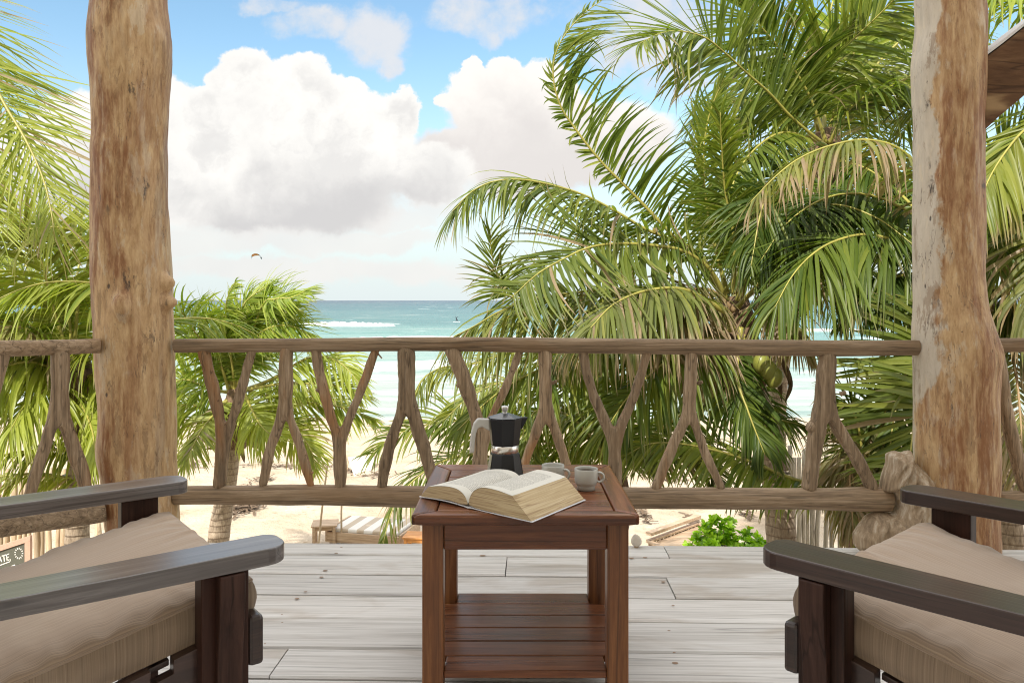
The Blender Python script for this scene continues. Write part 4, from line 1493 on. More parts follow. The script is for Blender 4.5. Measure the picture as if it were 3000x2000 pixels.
V, Q = lathe_vf([(0.0001, 0.2215), (0.0105, 0.2212), (0.0115, 0.219), (0.0105, 0.212), (0.0075, 0.204), (0.0072, 0.200), (0.010, 0.1985)], 28)
mesh('knob', V, Q, M['alu_dull'], mk, smooth=True, local=True)
prism('spout', [(0.049, 0.150), (0.053, 0.150), (0.0705, 0.182), (0.0715, 0.185), (0.049, 0.185)], 'y', -0.010, 0.010, M['black'], mk, 0.003)
hd = [(-0.050, 0.184), (-0.086, 0.186), (-0.098, 0.172), (-0.106, 0.145), (-0.110, 0.110), (-0.111, 0.083), (-0.104, 0.079), (-0.098, 0.084), (-0.096, 0.112), (-0.093, 0.138), (-0.086, 0.156), (-0.074, 0.160), (-0.060, 0.152), (-0.049, 0.146)]
prism('handle', hd, 'y', -0.010, 0.010, M['grey_plastic'], mk, 0.004)


# ------------------------------------------------------------------ two stacking coffee cups
def make_cup():
    r = empty('coffee_cup')
    V, Q = lathe_vf([(0.0001, 0.006), (0.022, 0.006), (0.024, 0.0), (0.0262, 0.0008), (0.0268, 0.012), (0.0275, 0.0145), (0.0315, 0.019), (0.0335, 0.026), (0.0338, 0.040), (0.0340, 0.0605),
                     (0.0334, 0.062), (0.0322, 0.0615), (0.0312, 0.058), (0.0300, 0.028), (0.024, 0.016), (0.0001, 0.013)], 56)
    mesh('bowl', V, Q, M['ceramic'], r, smooth=True, local=True)
    C = [(0.0315, 0, 0.0500), (0.0415, 0, 0.0505), (0.0495, 0, 0.0450), (0.0510, 0, 0.0355), (0.0465, 0, 0.0265), (0.0375, 0, 0.0235), (0.0320, 0, 0.0255)]
    tube('handle', C, [0.0048, 0.0044, 0.0040, 0.0042, 0.0044, 0.0046, 0.005], M['ceramic'], r, n=26, seg=10, local=True, up=(0, 1, 0), squash=(1.25, 0.75))
    return r


c1 = make_cup()
c2 = copy_tree(c1)
tag(c1, 'off-white cup beside the coffee pot, partly hidden by the book', 'cup', 'off-white coffee cups on the table')
tag(c2, 'off-white cup holding dark coffee, nearest the right corner of the table', 'cup', 'off-white coffee cups on the table')
c1.location = (0.122, 2.335, TH); c1.rotation_euler = (0, 0, R(-22))
c2.location = (0.216, 2.287, TH); c2.rotation_euler = (0, 0, R(-8))
V, Q = lathe_vf([(0.0001, 0.054), (0.0308, 0.054)], 40)
mesh('coffee', [(x, y, z) for x, y, z in V], Q, M['coffee'], c2, local=True)

# shell on the edge of the deck
sh = empty('sea_shell', (P(1864, 1590, 3.50)[0], 3.50, 0.0))
tag(sh, 'small whitish shell on the deck edge right of the table leg', 'shell')
V, Q = lathe_vf([(0.0005, 0.060), (0.008, 0.057), (0.016, 0.048), (0.0225, 0.036), (0.0245, 0.026), (0.021, 0.015), (0.012, 0.006), (0.005, 0.0015), (0.0005, 0.0)], 22)
V = [(x * (1 + 0.10 * math.sin(4 * math.atan2(y, x + 1e-6))) - 0.12 * (z - 0.03), y * 0.85, z) for x, y, z in V]
mesh('whorl', V, Q, M['shell'], sh, smooth=True, local=True)
V, Q = lathe_vf([(0.0005, 0.0), (0.010, 0.001), (0.012, 0.005), (0.0085, 0.009)], 14)
mesh('lip', [(x, y, z + 0.0005) for x, y, z in V], Q, M['beach_wood'], sh, smooth=True, local=True)

# ------------------------------------------------------------------ coconut palms
WIND = np.array((0.9, 0.0, 0.12))


def wander(n, rng, knots=9):
    """slow random wander along a frond, mean 0"""
    return np.interp(np.linspace(0, 1, n), np.linspace(0, 1, knots), rng.normal(0, 1, knots))


def leaflets(C, T, N, idx, side, Lm, ang, vee, droop, wind, wid, rng, dry, dry_tip, seg=6, spread=0.10, base_t=None):
    """a batch of leaflets leaving the rachis at points idx; returns V, Q, attr"""
    m_ = len(idx)
    p = C[idx].copy()
    t_, n_ = T[idx], N[idx]
    b_ = np.cross(t_, n_) * side
    a = ang + rng.normal(0, 0.07, m_) + 0.10 * wander(m_, rng)
    ve = vee + rng.normal(0, 0.14, m_) + 0.16 * wander(m_, rng)
    grp = np.cumsum(rng.random(m_) < 0.24)
    ng = grp.max() + 1
    a = a + rng.normal(0, 0.10, ng)[grp]
    ve = ve + rng.normal(0, 0.18, ng)[grp]
    d = np.cos(a)[:, None] * t_ + np.sin(a)[:, None] * (np.cos(ve)[:, None] * b_ + np.sin(ve)[:, None] * n_)
    d = unit(d + rng.normal(0, spread * 0.55, (m_, 3)))
    L = Lm * rng.uniform(0.86, 1.08, m_)
    L[rng.random(m_) < 0.08] *= 0.5
    L *= np.exp(0.06 * wander(m_, rng, 14))
    nl = unit(n_ - d * np.sum(n_ * d, 1)[:, None] + rng.normal(0, 0.25, (m_, 3)))
    prof = np.interp(np.linspace(0, 1, seg + 1), [0, 0.12, 0.4, 0.75, 1.0], [0.55, 1.0, 0.95, 0.62, 0.04])
    dr = droop * rng.uniform(0.55, 1.5, m_) * np.exp(0.28 * wander(m_, rng))
    brk = rng.random(m_) < 0.10
    dr[brk] += rng.uniform(0.25, 0.8, brk.sum())
    wd = wind * rng.uniform(0.6, 1.3, m_)
    V = np.zeros((m_, seg + 1, 3, 3))
    step = L / seg
    for k in range(seg + 1):
        w = unit(np.cross(d, nl))
        nl = unit(np.cross(w, d))
        hw = (0.5 * wid * prof[k])[:, None]
        V[:, k, 0] = p - w * hw
        V[:, k, 1] = p - nl * hw * 0.45
        V[:, k, 2] = p + w * hw
        q = (k + 1) / seg
        d = unit(d + (dr * q)[:, None] * np.array((0, 0, -1.0)) + (wd * q)[:, None] * WIND)
        p = p + d * step[:, None]
    base = np.arange(m_)[:, None, None] * (seg + 1) * 3
    k = np.arange(seg)[None, :, None] * 3
    j = np.arange(2)[None, None, :]
    a0 = base + k + j
    Q = np.stack([a0, a0 + 1, a0 + 4, a0 + 3], -1).reshape(-1, 4)
    tint = np.clip(rng.normal(0.45, 0.2, m_), 0, 1)
    A = np.zeros((m_, seg + 1, 3, 3), dtype=np.float32)
    A[..., 0] = tint[:, None, None]
    lt = np.linspace(0, 1, seg + 1)[None, :, None]
    tipd = np.clip((lt - (1 - dry_tip * rng.uniform(0.3, 1.6, m_)[:, None, None])) / 0.12, 0, 1) * 0.9
    full = (rng.random(m_) < dry * 0.35)[:, None, None] * 1.0
    A[..., 1] = np.clip(np.maximum(tipd, full) + dry * 0.75 * rng.uniform(0.5, 1.2, m_)[:, None, None], 0, 1)
    A[..., 2] = lt
    return V.reshape(-1, 3), Q, A.reshape(-1, 3)


def frond(palm, pts, L=0.75, n=85, up=(0, -0.35, 1), vee=0.25, droop=0.22, wind=0.06, wid=0.032, dry=0.0, dry_tip=0.12, seed=0, t0=0.14,
          a0=72, a1=22, mat='leaf', sides=(1, 1), rr=0.020, tint=0.0, stalk='stalk', seg=6, tipL=0.45):
    rng = np.random.default_rng(seed + 100)
    n = int(n * 1.12)
    dry_tip = max(dry_tip, 0.10)
    C, LT = spline(pts, 140)
    T = unit(np.gradient(C, axis=0))
    up = np.asarray(up, dtype=float)
    N = unit(up[None, :] - T * (T @ up)[:, None])
    tw = (0.28 * wander(140, rng, 6))[:, None]
    N = unit(N * np.cos(tw) + np.cross(T, N) * np.sin(tw))
    Vs, Qs, As = [], [], []
    off = 0
    for s, on in zip((1, -1), sides):
        if not on:
            continue
        tt = np.linspace(t0, 0.995, n) + rng.normal(0, 0.35 / n, n)
        tt = np.clip(tt, t0, 0.995)
        # wind-torn gaps
        keep = rng.random(n) > 0.05 + 0.05 * (wander(n, rng, 12) > 0.9)
        tt = tt[keep]
        idx = (tt * 139).astype(int)
        q = (tt - t0) / (1 - t0)
        Lm = L * on * np.interp(q, [0, 0.12, 0.35, 0.7, 1.0], [0.45, 0.80, 1.0, 0.86, tipL])
        ang = np.radians(a0 + (a1 - a0) * q ** 1.3)
        w = 0.88 * wid * np.interp(q, [0, 0.2, 0.7, 1], [0.75, 1, 0.9, 0.55]) * rng.uniform(0.8, 1.15, len(tt))
        V, Q, A = leaflets(C, T, N, idx, s, Lm, ang, np.full(len(tt), vee), np.full(len(tt), droop), np.full(len(tt), wind), w, rng, dry, dry_tip, seg)
        A[:, 0] = np.clip(A[:, 0] + tint, 0, 1)
        Vs.append(V); Qs.append(Q + off); As.append(A)
        off += len(V)
    o = quads_mesh('frond', np.vstack(Vs), np.vstack(Qs), M[mat], palm, attr={'leaf': np.vstack(As)})
    r = np.interp(np.linspace(0, 1, 48), [0, 0.12, 0.5, 1], [rr * 1.5, rr, rr * 0.6, rr * 0.16])
    C2, _ = spline(pts, 48)
    V, Q = tube_vf(C2, r, 6, up=up)
    st = mesh('stalk', V, Q, M[stalk], o, smooth=True)
    return o


def px(pl, Y0, Y1=None):
    """list of pixels -> points, distance running from Y0 (base) to Y1 (tip)"""
    Y1 = Y0 if Y1 is None else Y1
    n = len(pl)
    out = []
    for i, p in enumerate(pl):
        Y = p[2] if len(p) > 2 else Y0 + (Y1 - Y0) * i / (n - 1)
        out.append(P(p[0], p[1], Y))
    return out


def arch(C, az, el, L, sag, curl=0.0):
    """a free frond: leaves the crown at azimuth az (0 = right, 90 = away), elevation el, and bends down"""
    d = np.array((math.cos(R(az)) * math.cos(R(el)), math.sin(R(az)) * math.cos(R(el)), math.sin(R(el))))
    p = np.array(C, dtype=float)
    out = [p.copy()]
    n = 7
    for k in range(n):
        d = unit(d + np.array((0.06 + curl, 0, -sag * (0.4 + k * 0.22))))
        p = p + d * L / n
        out.append(p.copy())
    return out


def trunk(palm, pts, r0, r1):
    C, L = spline(pts, int(40 + 12 * 4))
    n = len(C)
    s = np.linspace(0, L, n)
    r = np.linspace(r0, r1, n) * (1 + 0.035 * np.abs(np.sin(s * 17)))
    r[:6] *= np.linspace(1.45, 1.0, 6)
    V, Q = tube_vf(C, r, 18, rough=0.05, seed=r0 * 100, freq=5)
    return mesh('trunk', V, Q, M['trunk'], palm, smooth=True)


def heart(palm, C, r, seed):
    """fibrous leaf bases at the top of the trunk, old stubs round them"""
    rng = np.random.default_rng(seed)
    V, Q = [], []
    C = np.asarray(C, dtype=float)
    rings, seg = 12, 18
    for i in range(rings):
        q = i / (rings - 1)
        rr_ = r * (0.75 + 0.75 * math.sin(math.pi * min(1, q * 0.9 + 0.12)))
        for j in range(seg):
            th = 2 * math.pi * j / seg
            k = rr_ * (1 + 0.22 * mnoise.noise(Vector((math.cos(th) * 2.2, math.sin(th) * 2.2, q * 3 + seed))))
            V.append((C[0] + k * math.cos(th), C[1] + k * math.sin(th), C[2] - 0.55 + 0.85 * q))
    for i in range(rings - 1):
        for j in range(seg):
            Q.append((i * seg + j, i * seg + (j + 1) % seg, (i + 1) * seg + (j + 1) % seg, (i + 1) * seg + j))
    Q.append(tuple((rings - 1) * seg + j for j in range(seg)))
    mesh('crown_heart', V, Q, M['fibre'], palm, smooth=True)


def husk(palm, base, tipv, w, mat='fibre'):
    """a hanging dry spathe or leaf base"""
    C, L = spline([base, (np.asarray(base) + np.asarray(tipv)) / 2 + np.array((0.05, -0.05, -0.02)), tipv], 14)
    r = w * np.interp(np.linspace(0, 1, 14), [0, 0.3, 0.8, 1], [0.6, 1, 0.6, 0.1])
    V, Q = tube_vf(C, r, 7, squash=(0.3, 1.0), up=(0, -1, 0.2))
    return mesh('spathe', V, Q, M[mat], palm, smooth=True)


def coconut(palm, c, r, rot):
    V, Q = [], []
    nr, sg = 12, 16
    for i in range(nr + 1):
        ph = math.pi * i / nr
        for j in range(sg):
            th = 2 * math.pi * j / sg
            k = r * (1 + 0.06 * math.cos(3 * th) * math.sin(ph))
            v = Vector((k * math.sin(ph) * math.cos(th), k * math.sin(ph) * math.sin(th), 1.22 * r * math.cos(ph)))
            v.rotate(Matrix.Rotation(rot, 3, 'Y'))
            V.append(np.array(v) + np.asarray(c))
    for i in range(nr):
        for j in range(sg):
            a = i * sg + j; b_ = i * sg + (j + 1) % sg
            Q.append((a, a + sg, b_ + sg, b_))
    return mesh('coconut', V, Q, M['coconut'], palm, smooth=True)


GP = 'coconut palms on the beach'

# --- the big palm right of centre -------------------------------------------------
YA = 7.5
A = empty('coconut_palm', P(2290, 2190, YA) * np.array((1, 1, 0)) + np.array((0, 0, GROUND)))
tag(A, 'large coconut palm with green coconuts, its ringed trunk behind the railing right of the table', 'palm tree', GP)
cA_ = P(2150, 900, YA)
trunk(A, [P(2310, 2200, YA), P(2290, 1600, YA), P(2262, 1330, YA), P(2205, 1150, YA), P(2165, 1000, YA)], 0.150, 0.125)
heart(A, P(2150, 960, YA), 0.17, 3)
for u, v, r, rt in ((2073, 1106, 0.085, 0.5), (2046, 1130, 0.080, -0.3), (2068, 1150, 0.080, 0.2), (2250, 1084, 0.085, -0.4), (2268, 1106, 0.082, 0.3), (2230, 1062, 0.08, 0.1), (2098, 1060, 0.08, 0.3)):
    coconut(A, P(u, v, 6.75), r * 0.92, rt)
    tube('fruit_stalk', [P(2150, 985, YA), P(0.5 * (u + 2150), 0.5 * (v + 985) - 25, 7.1), P(u, v - 22, 6.76)], [0.022, 0.014, 0.01], M['stalk'], A, n=10, seg=6)
for b_, t_, w in (((2190, 1000), (2225, 1160), 0.09), ((2225, 1010), (2290, 1175), 0.035), ((2290, 1050), (2300, 1180), 0.03), ((2120, 1020), (2105, 1110), 0.08), ((2050, 1040), (1925, 1130), 0.035), ((2060, 1060), (1962, 1150), 0.03)):
    husk(A, P(b_[0], b_[1], YA - 0.1), P(t_[0], t_[1], YA - 0.2), w)
# tall frond standing up against the cloud
frond(A, px([(2130, 880), (2050, 780), (1969, 689), (1861, 574), (1765, 478), (1689, 383), (1640, 306), (1620, 210), (1640, 128), (1700, 50), (1780, -10)], 7.4, 6.6), L=0.80, n=120, up=(-0.45, -0.8, 0.1), vee=0.05, droop=0.07, wind=0.20, wid=0.028, seed=1, a0=75, a1=30, sides=(1.0, 0.22), dry_tip=0.05)
# frond arching over to the left
frond(A, px([(2120, 860), (2060, 760), (2000, 715), (1893, 672), (1797, 615), (1702, 568), (1606, 540), (1523, 526), (1446, 532), (1383, 561), (1325, 620)], 7.3, 6.2), L=0.75, n=105, up=(0, -0.15, 1), vee=-0.35, droop=0.30, wind=0.03, wid=0.036, seed=2, dry=0.05, dry_tip=0.14, a0=70, a1=25)
# yellow-ribbed frond under it
frond(A, px([(2130, 880), (2080, 790), (2000, 735), (1893, 717), (1797, 714), (1720, 727), (1650, 759), (1574, 803), (1500, 870)], 7.1, 5.9), L=0.85, n=95, up=(0.0, -0.55, 0.85), vee=-0.1, droop=0.14, wind=0.24, wid=0.040, seed=3, dry=0.08, dry_tip=0.2, a0=68, a1=40)
frond(A, px([(2100, 900), (1950, 880), (1760, 865), (1600, 870), (1490, 868), (1455, 800), (1440, 735), (1436, 670)], 7.9, 7.0), L=0.6, n=90, up=(-0.2, -0.9, 0.2), vee=0.0, droop=0.1, wind=0.12, wid=0.03, seed=4, dry=0.15, dry_tip=0.2)
# low fronds just above the handrail, leaflets hanging straight down
frond(A, px([(2110, 910), (1950, 850), (1760, 850), (1600, 870), (1480, 905), (1390, 955), (1330, 985)], 7.0, 6.1), L=0.95, n=100, up=(0, -0.2, 1), vee=-0.5, droop=0.50, wind=0.03, wid=0.036, seed=5, dry=0.18, dry_tip=0.15, tint=0.15)
frond(A, px([(2120, 910), (2010, 850), (1900, 850), (1800, 890), (1730, 960)], 6.6, 5.6), L=0.9, n=80, up=(0, -0.3, 1), vee=-0.4, droop=0.45, wind=0.04, wid=0.036, seed=6, dry=0.25, dry_tip=0.3)
# upright centre
frond(A, px([(2130, 860), (2090, 700), (2065, 560), (2062, 440), (2080, 330), (2120, 230)], 7.4, 7.0), L=0.42, n=90, up=(-0.2, -0.95, 0), vee=0.15, droop=0.10, wind=0.10, wid=0.030, seed=7, tint=0.1)
frond(A, px([(2150, 860), (2150, 700), (2125, 560), (2115, 440), (2110, 330)], 7.2, 6.6), L=0.45, n=80, up=(-0.5, -0.85, 0), vee=0.2, droop=0.15, wind=0.0, wid=0.030, seed=8, tint=0.2)
# dark fronds thrown to the right and hanging
frond(A, px([(2170, 870), (2230, 720), (2330, 620), (2450, 600), (2570, 640), (2680, 720)], 7.4, 6.4), L=0.8, n=85, up=(0, -0.3, 1), vee=-0.35, droop=0.35, wid=0.036, seed=9, tint=-0.3)
frond(A, px([(2160, 880), (2200, 760), (2240, 640), (2250, 560), (2225, 640), (2200, 780)], 7.2, 6.6), L=0.75, n=80, up=(0, -0.6, 0.8), vee=-0.2, droop=0.3, wid=0.035, seed=10, tint=-0.25)
frond(A, px([(2160, 900), (2260, 800), (2380, 770), (2500, 810), (2600, 900)], 7.3, 6.4), L=0.6, n=85, up=(0, -0.3, 1), vee=-0.45, droop=0.5, wid=0.036, seed=11, tint=-0.2, dry=0.1)
frond(A, px([(2150, 910), (2080, 850), (2000, 860), (1960, 940), (1960, 1040)], 7.0, 6.5), L=0.7, n=70, up=(0, -0.4, 0.9), vee=-0.3, droop=0.4, wid=0.034, seed=12, dry=0.6, dry_tip=0.5, stalk='stalk_dry')
frond(A, px([(2170, 920), (2240, 880), (2310, 920), (2340, 1010)], 7.2, 6.8), L=0.6, n=60, up=(0, -0.4, 0.9), vee=-0.4, droop=0.5, wid=0.032, seed=13, dry=0.7, dry_tip=0.5, stalk='stalk_dry')
frond(A, px([(2140, 930), (2110, 900), (2060, 960), (2040, 1060)], 7.0, 6.7), L=0.7, n=60, up=(0, -0.4, 0.9), vee=-0.4, droop=0.5, wid=0.032, seed=14, dry=0.65, dry_tip=0.5, stalk='stalk_dry')
# fronds seen through the railing
frond(A, px([(2140, 960), (1980, 985), (1800, 1010), (1660, 1050), (1585, 1080), (1501, 1122), (1424, 1179), (1340, 1260)], 7.2, 6.2), L=0.8, n=95, up=(0, -0.35, 1), vee=-0.4, droop=0.35, wind=0.06, wid=0.040, seed=15, tint=0.1)
frond(A, px([(2130, 960), (1950, 960), (1700, 985), (1500, 1030), (1386, 1066), (1294, 1076), (1240, 1110), (1215, 1160)], 7.6, 6.8), L=0.62, n=90, up=(0, -0.35, 1), vee=-0.4, droop=0.32, wind=0.05, wid=0.034, seed=16, tint=0.35, dry=0.05)
frond(A, px([(2150, 960), (2060, 1000), (1950, 1060), (1850, 1150), (1780, 1250)], 6.9, 6.2), L=0.85, n=80, up=(0, -0.5, 0.9), vee=-0.2, droop=0.35, wid=0.038, seed=17, tint=0.0)
frond(A, px([(2170, 960), (2160, 1100), (2190, 1200), (2240, 1330)], 6.9, 6.5), L=0.6, n=70, up=(0, -1, 0.3), vee=0.0, droop=0.3, wid=0.034, seed=18, tint=-0.25)
frond(A, px([(2180, 980), (2140, 1120), (2180, 1170), (2260, 1220), (2330, 1240), (2390, 1260)], 7.3, 6.9), L=0.5, n=70, up=(0, -0.5, 0.9), vee=-0.3, droop=0.4, wid=0.03, seed=19, tint=-0.15)
for k, (az, el, L_, sg) in enumerate(((60, 45, 3.0, 0.28), (100, 15, 3.0, 0.28), (20, 40, 2.8, 0.28), (70, 60, 2.4, 0.22))):
    frond(A, arch(cA_, az, el, L_, sg), L=0.75, n=60, vee=-0.2, droop=0.35, wid=0.036, seed=40 + k, tint=-0.1, seg=5)

# --- palm behind it, taller, filling the upper right ------------------------------------
YC = 9.6
Cc = empty('coconut_palm', P(2305, 880, YC) * np.array((1, 1, 0)) + np.array((0, 0, GROUND)))
tag(Cc, 'tall coconut palm filling the upper right, crown above the large palm', 'palm tree', GP)
cC = P(2420, 420, YC)
trunk(Cc, [P(2305, 1780, YC), P(2268, 1330, YC), P(2290, 1000, YC), P(2370, 750, YC), P(2415, 470, YC)], 0.15, 0.12)
heart(Cc, P(2420, 450, YC), 0.16, 9)
frond(Cc, px([(2420, 430), (2395, 408), (2319, 344), (2255, 274), (2191, 217), (2128, 159), (2064, 110), (1990, 92), (1930, 100), (1870, 130)], 9.2, 7.6), L=1.15, n=115, up=(-0.45, -0.75, 0.35), vee=-0.05, droop=0.10, wind=0.12, wid=0.042, seed=21, dry_tip=0.22, dry=0.03, a0=78, a1=30)
frond(Cc, px([(2420, 420), (2380, 300), (2331, 210), (2274, 130), (2216, 60), (2190, -10), (2180, -80)], 9.4, 8.6), L=0.95, n=95, up=(-0.5, -0.85, 0.1), vee=0.05, droop=0.10, wind=0.05, wid=0.042, seed=22, tint=-0.05)
frond(Cc, px([(2400, 400), (2380, 300), (2395, 217), (2485, 130), (2574, 45), (2640, -20), (2720, -90)], 9.6, 8.2), L=1.15, n=100, up=(-0.3, -0.85, 0.4), vee=0.0, droop=0.16, wind=0.05, wid=0.042, seed=23, tint=0.15)
frond(Cc, px([(2430, 420), (2480, 330), (2560, 270), (2660, 260), (2760, 300)], 9.4, 8.2), L=1.0, n=80, up=(0, -0.6, 0.8), vee=-0.2, droop=0.3, wid=0.042, seed=24, tint=0.0)
frond(Cc, px([(2420, 430), (2450, 300), (2500, 160), (2520, 20), (2560, -120)], 9.9, 9.6), L=1.1, n=80, up=(0.3, -0.9, 0.1), vee=0.1, droop=0.1, wid=0.045, seed=25, tint=0.3, mat='leaf_young')
frond(Cc, px([(2420, 430), (2360, 400), (2290, 390), (2225, 425), (2170, 490), (2135, 580), (2115, 690)], 9.2, 8.0), L=0.7, n=95, up=(0, -0.5, 0.9), vee=-0.25, droop=0.35, wind=0.05, wid=0.038, seed=26, tint=0.1)
frond(Cc, px([(2430, 440), (2470, 470), (2550, 500), (2640, 570)], 9.2, 8.2), L=1.0, n=80, up=(0, -0.5, 0.9), vee=-0.2, droop=0.4, wid=0.042, seed=27, tint=-0.2)
frond(Cc, px([(2410, 440), (2350, 470), (2280, 540), (2230, 640), (2210, 760)], 9.0, 8.2), L=0.95, n=90, up=(0, -0.7, 0.7), vee=-0.1, droop=0.3, wid=0.040, seed=28, tint=-0.3)
frond(Cc, px([(2400, 430), (2320, 330), (2240, 300), (2140, 300), (2060, 350)], 9.6, 8.8), L=0.9, n=80, up=(0, -0.5, 0.9), vee=-0.2, droop=0.25, wid=0.04, seed=29, tint=0.05)
for k, (az, el, L_, sg) in enumerate(((60, 30, 3.6, 0.22), (20, 30, 3.8, 0.25), (80, 40, 3.4, 0.22), (95, 75, 3.4, 0.12), (80, 65, 3.2, 0.15), (-20, 50, 3.4, 0.2), (5, 65, 3.6, 0.15), (35, 55, 3.8, 0.14), (45, 5, 3.2, 0.25), (80, 0, 3.0, 0.25))):
    frond(Cc, arch(cC, az, el, L_, sg), L=0.95, n=70, vee=-0.1, droop=0.25, wid=0.042, seed=60 + k, tint=[0.1, 0.3, 0.0, 0.3, 0.2, 0, 0.3, 0.3, -0.2, -0.2][k], seg=5)

# --- palm behind and right of the right-hand post ----------------------------------------
YD = 7.2
D = empty('coconut_palm', P(2985, 2260, YD) * np.array((1, 1, 0)) + np.array((0, 0, GROUND)))
tag(D, 'coconut palm directly behind the right post, trunk showing right of it', 'palm tree', GP)
cD = P(2830, 800, YD)
trunk(D, [P(2990, 2250, YD), P(2955, 1560, YD), P(2930, 1300, YD), P(2890, 1050, YD), P(2850, 880, YD)], 0.13, 0.11)
heart(D, P(2835, 840, YD), 0.16, 5)
frond(D, px([(2830, 790), (2790, 640), (2720, 530), (2640, 440), (2540, 410), (2440, 425), (2350, 460), (2280, 510), (2200, 590)], 6.9, 6.0), L=0.72, n=95, up=(0, -0.15, 1), vee=-0.4, droop=0.40, wind=0.02, wid=0.038, seed=31, dry=0.30, dry_tip=0.5, tint=0.25)
frond(D, px([(2820, 800), (2740, 740), (2640, 710), (2540, 687), (2450, 705), (2380, 745), (2320, 810), (2270, 900)], 6.8, 5.9), L=0.95, n=100, up=(0, -0.25, 1), vee=-0.45, droop=0.42, wind=0.0, wid=0.044, seed=32, dry_tip=0.12, tint=-0.1)
frond(D, px([(2820, 800), (2760, 700), (2660, 620), (2540, 570), (2420, 580), (2310, 650), (2230, 760)], 7.3, 6.6), L=0.85, n=90, up=(0, -0.3, 1), vee=-0.4, droop=0.40, wid=0.04, seed=33, tint=-0.45)
frond(D, px([(2800, 820), (2700, 800), (2600, 820), (2530, 870), (2480, 940)], 6.9, 6.3), L=0.5, n=80, up=(0, -0.3, 1), vee=-0.45, droop=0.5, wid=0.042, seed=34, tint=-0.35)
frond(D, px([(2810, 840), (2760, 900), (2715, 1020), (2690, 1150), (2670, 1300), (2660, 1420)], 6.6, 5.9), L=0.85, n=70, up=(0.1, -1, 0.1), vee=0.0, droop=0.05, wind=0.0, wid=0.052, seed=35, dry=0.06, dry_tip=0.12, a0=80, a1=55, tint=0.05)
frond(D, px([(2800, 860), (2730, 960), (2660, 1080), (2620, 1220), (2600, 1380)], 7.0, 6.5), L=0.55, n=70, up=(0, -0.8, 0.5), vee=0, droop=0.3, wid=0.042, seed=36, tint=-0.3)
frond(D, px([(2850, 800), (2900, 720), (2960, 700), (3040, 740), (3120, 840)], 7.0, 6.4), L=0.8, n=75, up=(0, -0.4, 0.9), vee=-0.3, droop=0.4, wid=0.04, seed=37, dry=0.45, dry_tip=0.4)
frond(D, px([(2860, 820), (2920, 850), (2990, 920), (3050, 1020)], 7.0, 6.5), L=0.75, n=70, up=(0, -0.4, 0.9), vee=-0.3, droop=0.35, wid=0.038, seed=38, dry=0.2, dry_tip=0.3, tint=-0.1)
frond(D, px([(2860, 860), (2930, 930), (2970, 1060), (2990, 1230), (2995, 1420)], 6.9, 6.2), L=0.6, n=70, up=(0, -0.9, 0.3), vee=0, droop=0.3, wid=0.034, seed=39, dry=0.55, dry_tip=0.5, stalk='stalk_dry')
frond(D, px([(2840, 790), (2870, 640), (2930, 520), (3010, 430), (3100, 380)], 7.4, 7.0), L=0.8, n=70, up=(-0.4, -0.8, 0.3), vee=0, droop=0.2, wid=0.04, seed=391, tint=-0.1)
for k, (az, el, L_, sg) in enumerate(((60, 40, 3.2, 0.22), (110, 50, 3.2, 0.2), (20, 20, 3.0, 0.26), (150, 30, 3.0, 0.25), (80, 0, 2.6, 0.25))):
    frond(D, arch(cD, az, el, L_, sg), L=0.8, n=60, vee=-0.2, droop=0.35, wid=0.04, seed=80 + k, tint=-0.15, seg=5)

# --- palm beyond the right edge of the picture ---------------------------------------------
YE = 6.4
E = empty('coconut_palm', P(3420, 900, YE) * np.array((1, 1, 0)) + np.array((0, 0, GROUND)))
tag(E, 'coconut palm at the right edge, bright fronds hanging right of the right post', 'palm tree', GP)
cE = P(3380, 330, YE)
trunk(E, [P(3440, 2400, YE), P(3420, 1500, YE), P(3400, 900, YE), P(3385, 400, YE)], 0.14, 0.12)
heart(E, cE, 0.16, 6)
frond(E, px([(3370, 320), (3250, 290), (3120, 310), (3010, 375), (2950, 440), (2900, 520), (2870, 600)], 6.3, 5.7), L=0.85, n=85, up=(0, -0.3, 1), vee=-0.35, droop=0.45, wid=0.044, seed=91, tint=0.35, dry_tip=0.2)
frond(E, px([(3370, 310), (3250, 150), (3120, 40), (2980, -20), (2860, 0)], 6.4, 6.0), L=0.9, n=85, up=(0, -0.4, 0.9), vee=-0.2, droop=0.3, wid=0.044, seed=92, tint=0.3, mat='leaf_young')
frond(E, px([(3370, 330), (3200, 380), (3060, 500), (2970, 640), (2930, 800)], 6.6, 6.2), L=0.8, n=80, up=(0, -0.5, 0.8), vee=-0.2, droop=0.35, wid=0.04, seed=93, tint=-0.1)
frond(E, px([(3370, 340), (3200, 480), (3080, 640), (3020, 800), (3000, 960)], 6.2, 5.9), L=0.7, n=70, up=(0, -0.5, 0.8), vee=-0.2, droop=0.35, wid=0.04, seed=94, dry=0.4, dry_tip=0.4)
for k, (az, el, L_, sg) in enumerate(((120, 40, 3.2, 0.2), (150, 55, 3.4, 0.16), (90, 20, 3.2, 0.24), (60, 60, 3.0, 0.18), (10, 40, 3.0, 0.2), (-60, 45, 2.6, 0.2))):
    frond(E, arch(cE, az, el, L_, sg), L=0.85, n=60, vee=-0.2, droop=0.3, wid=0.042, seed=95 + k, tint=0.1, seg=5)

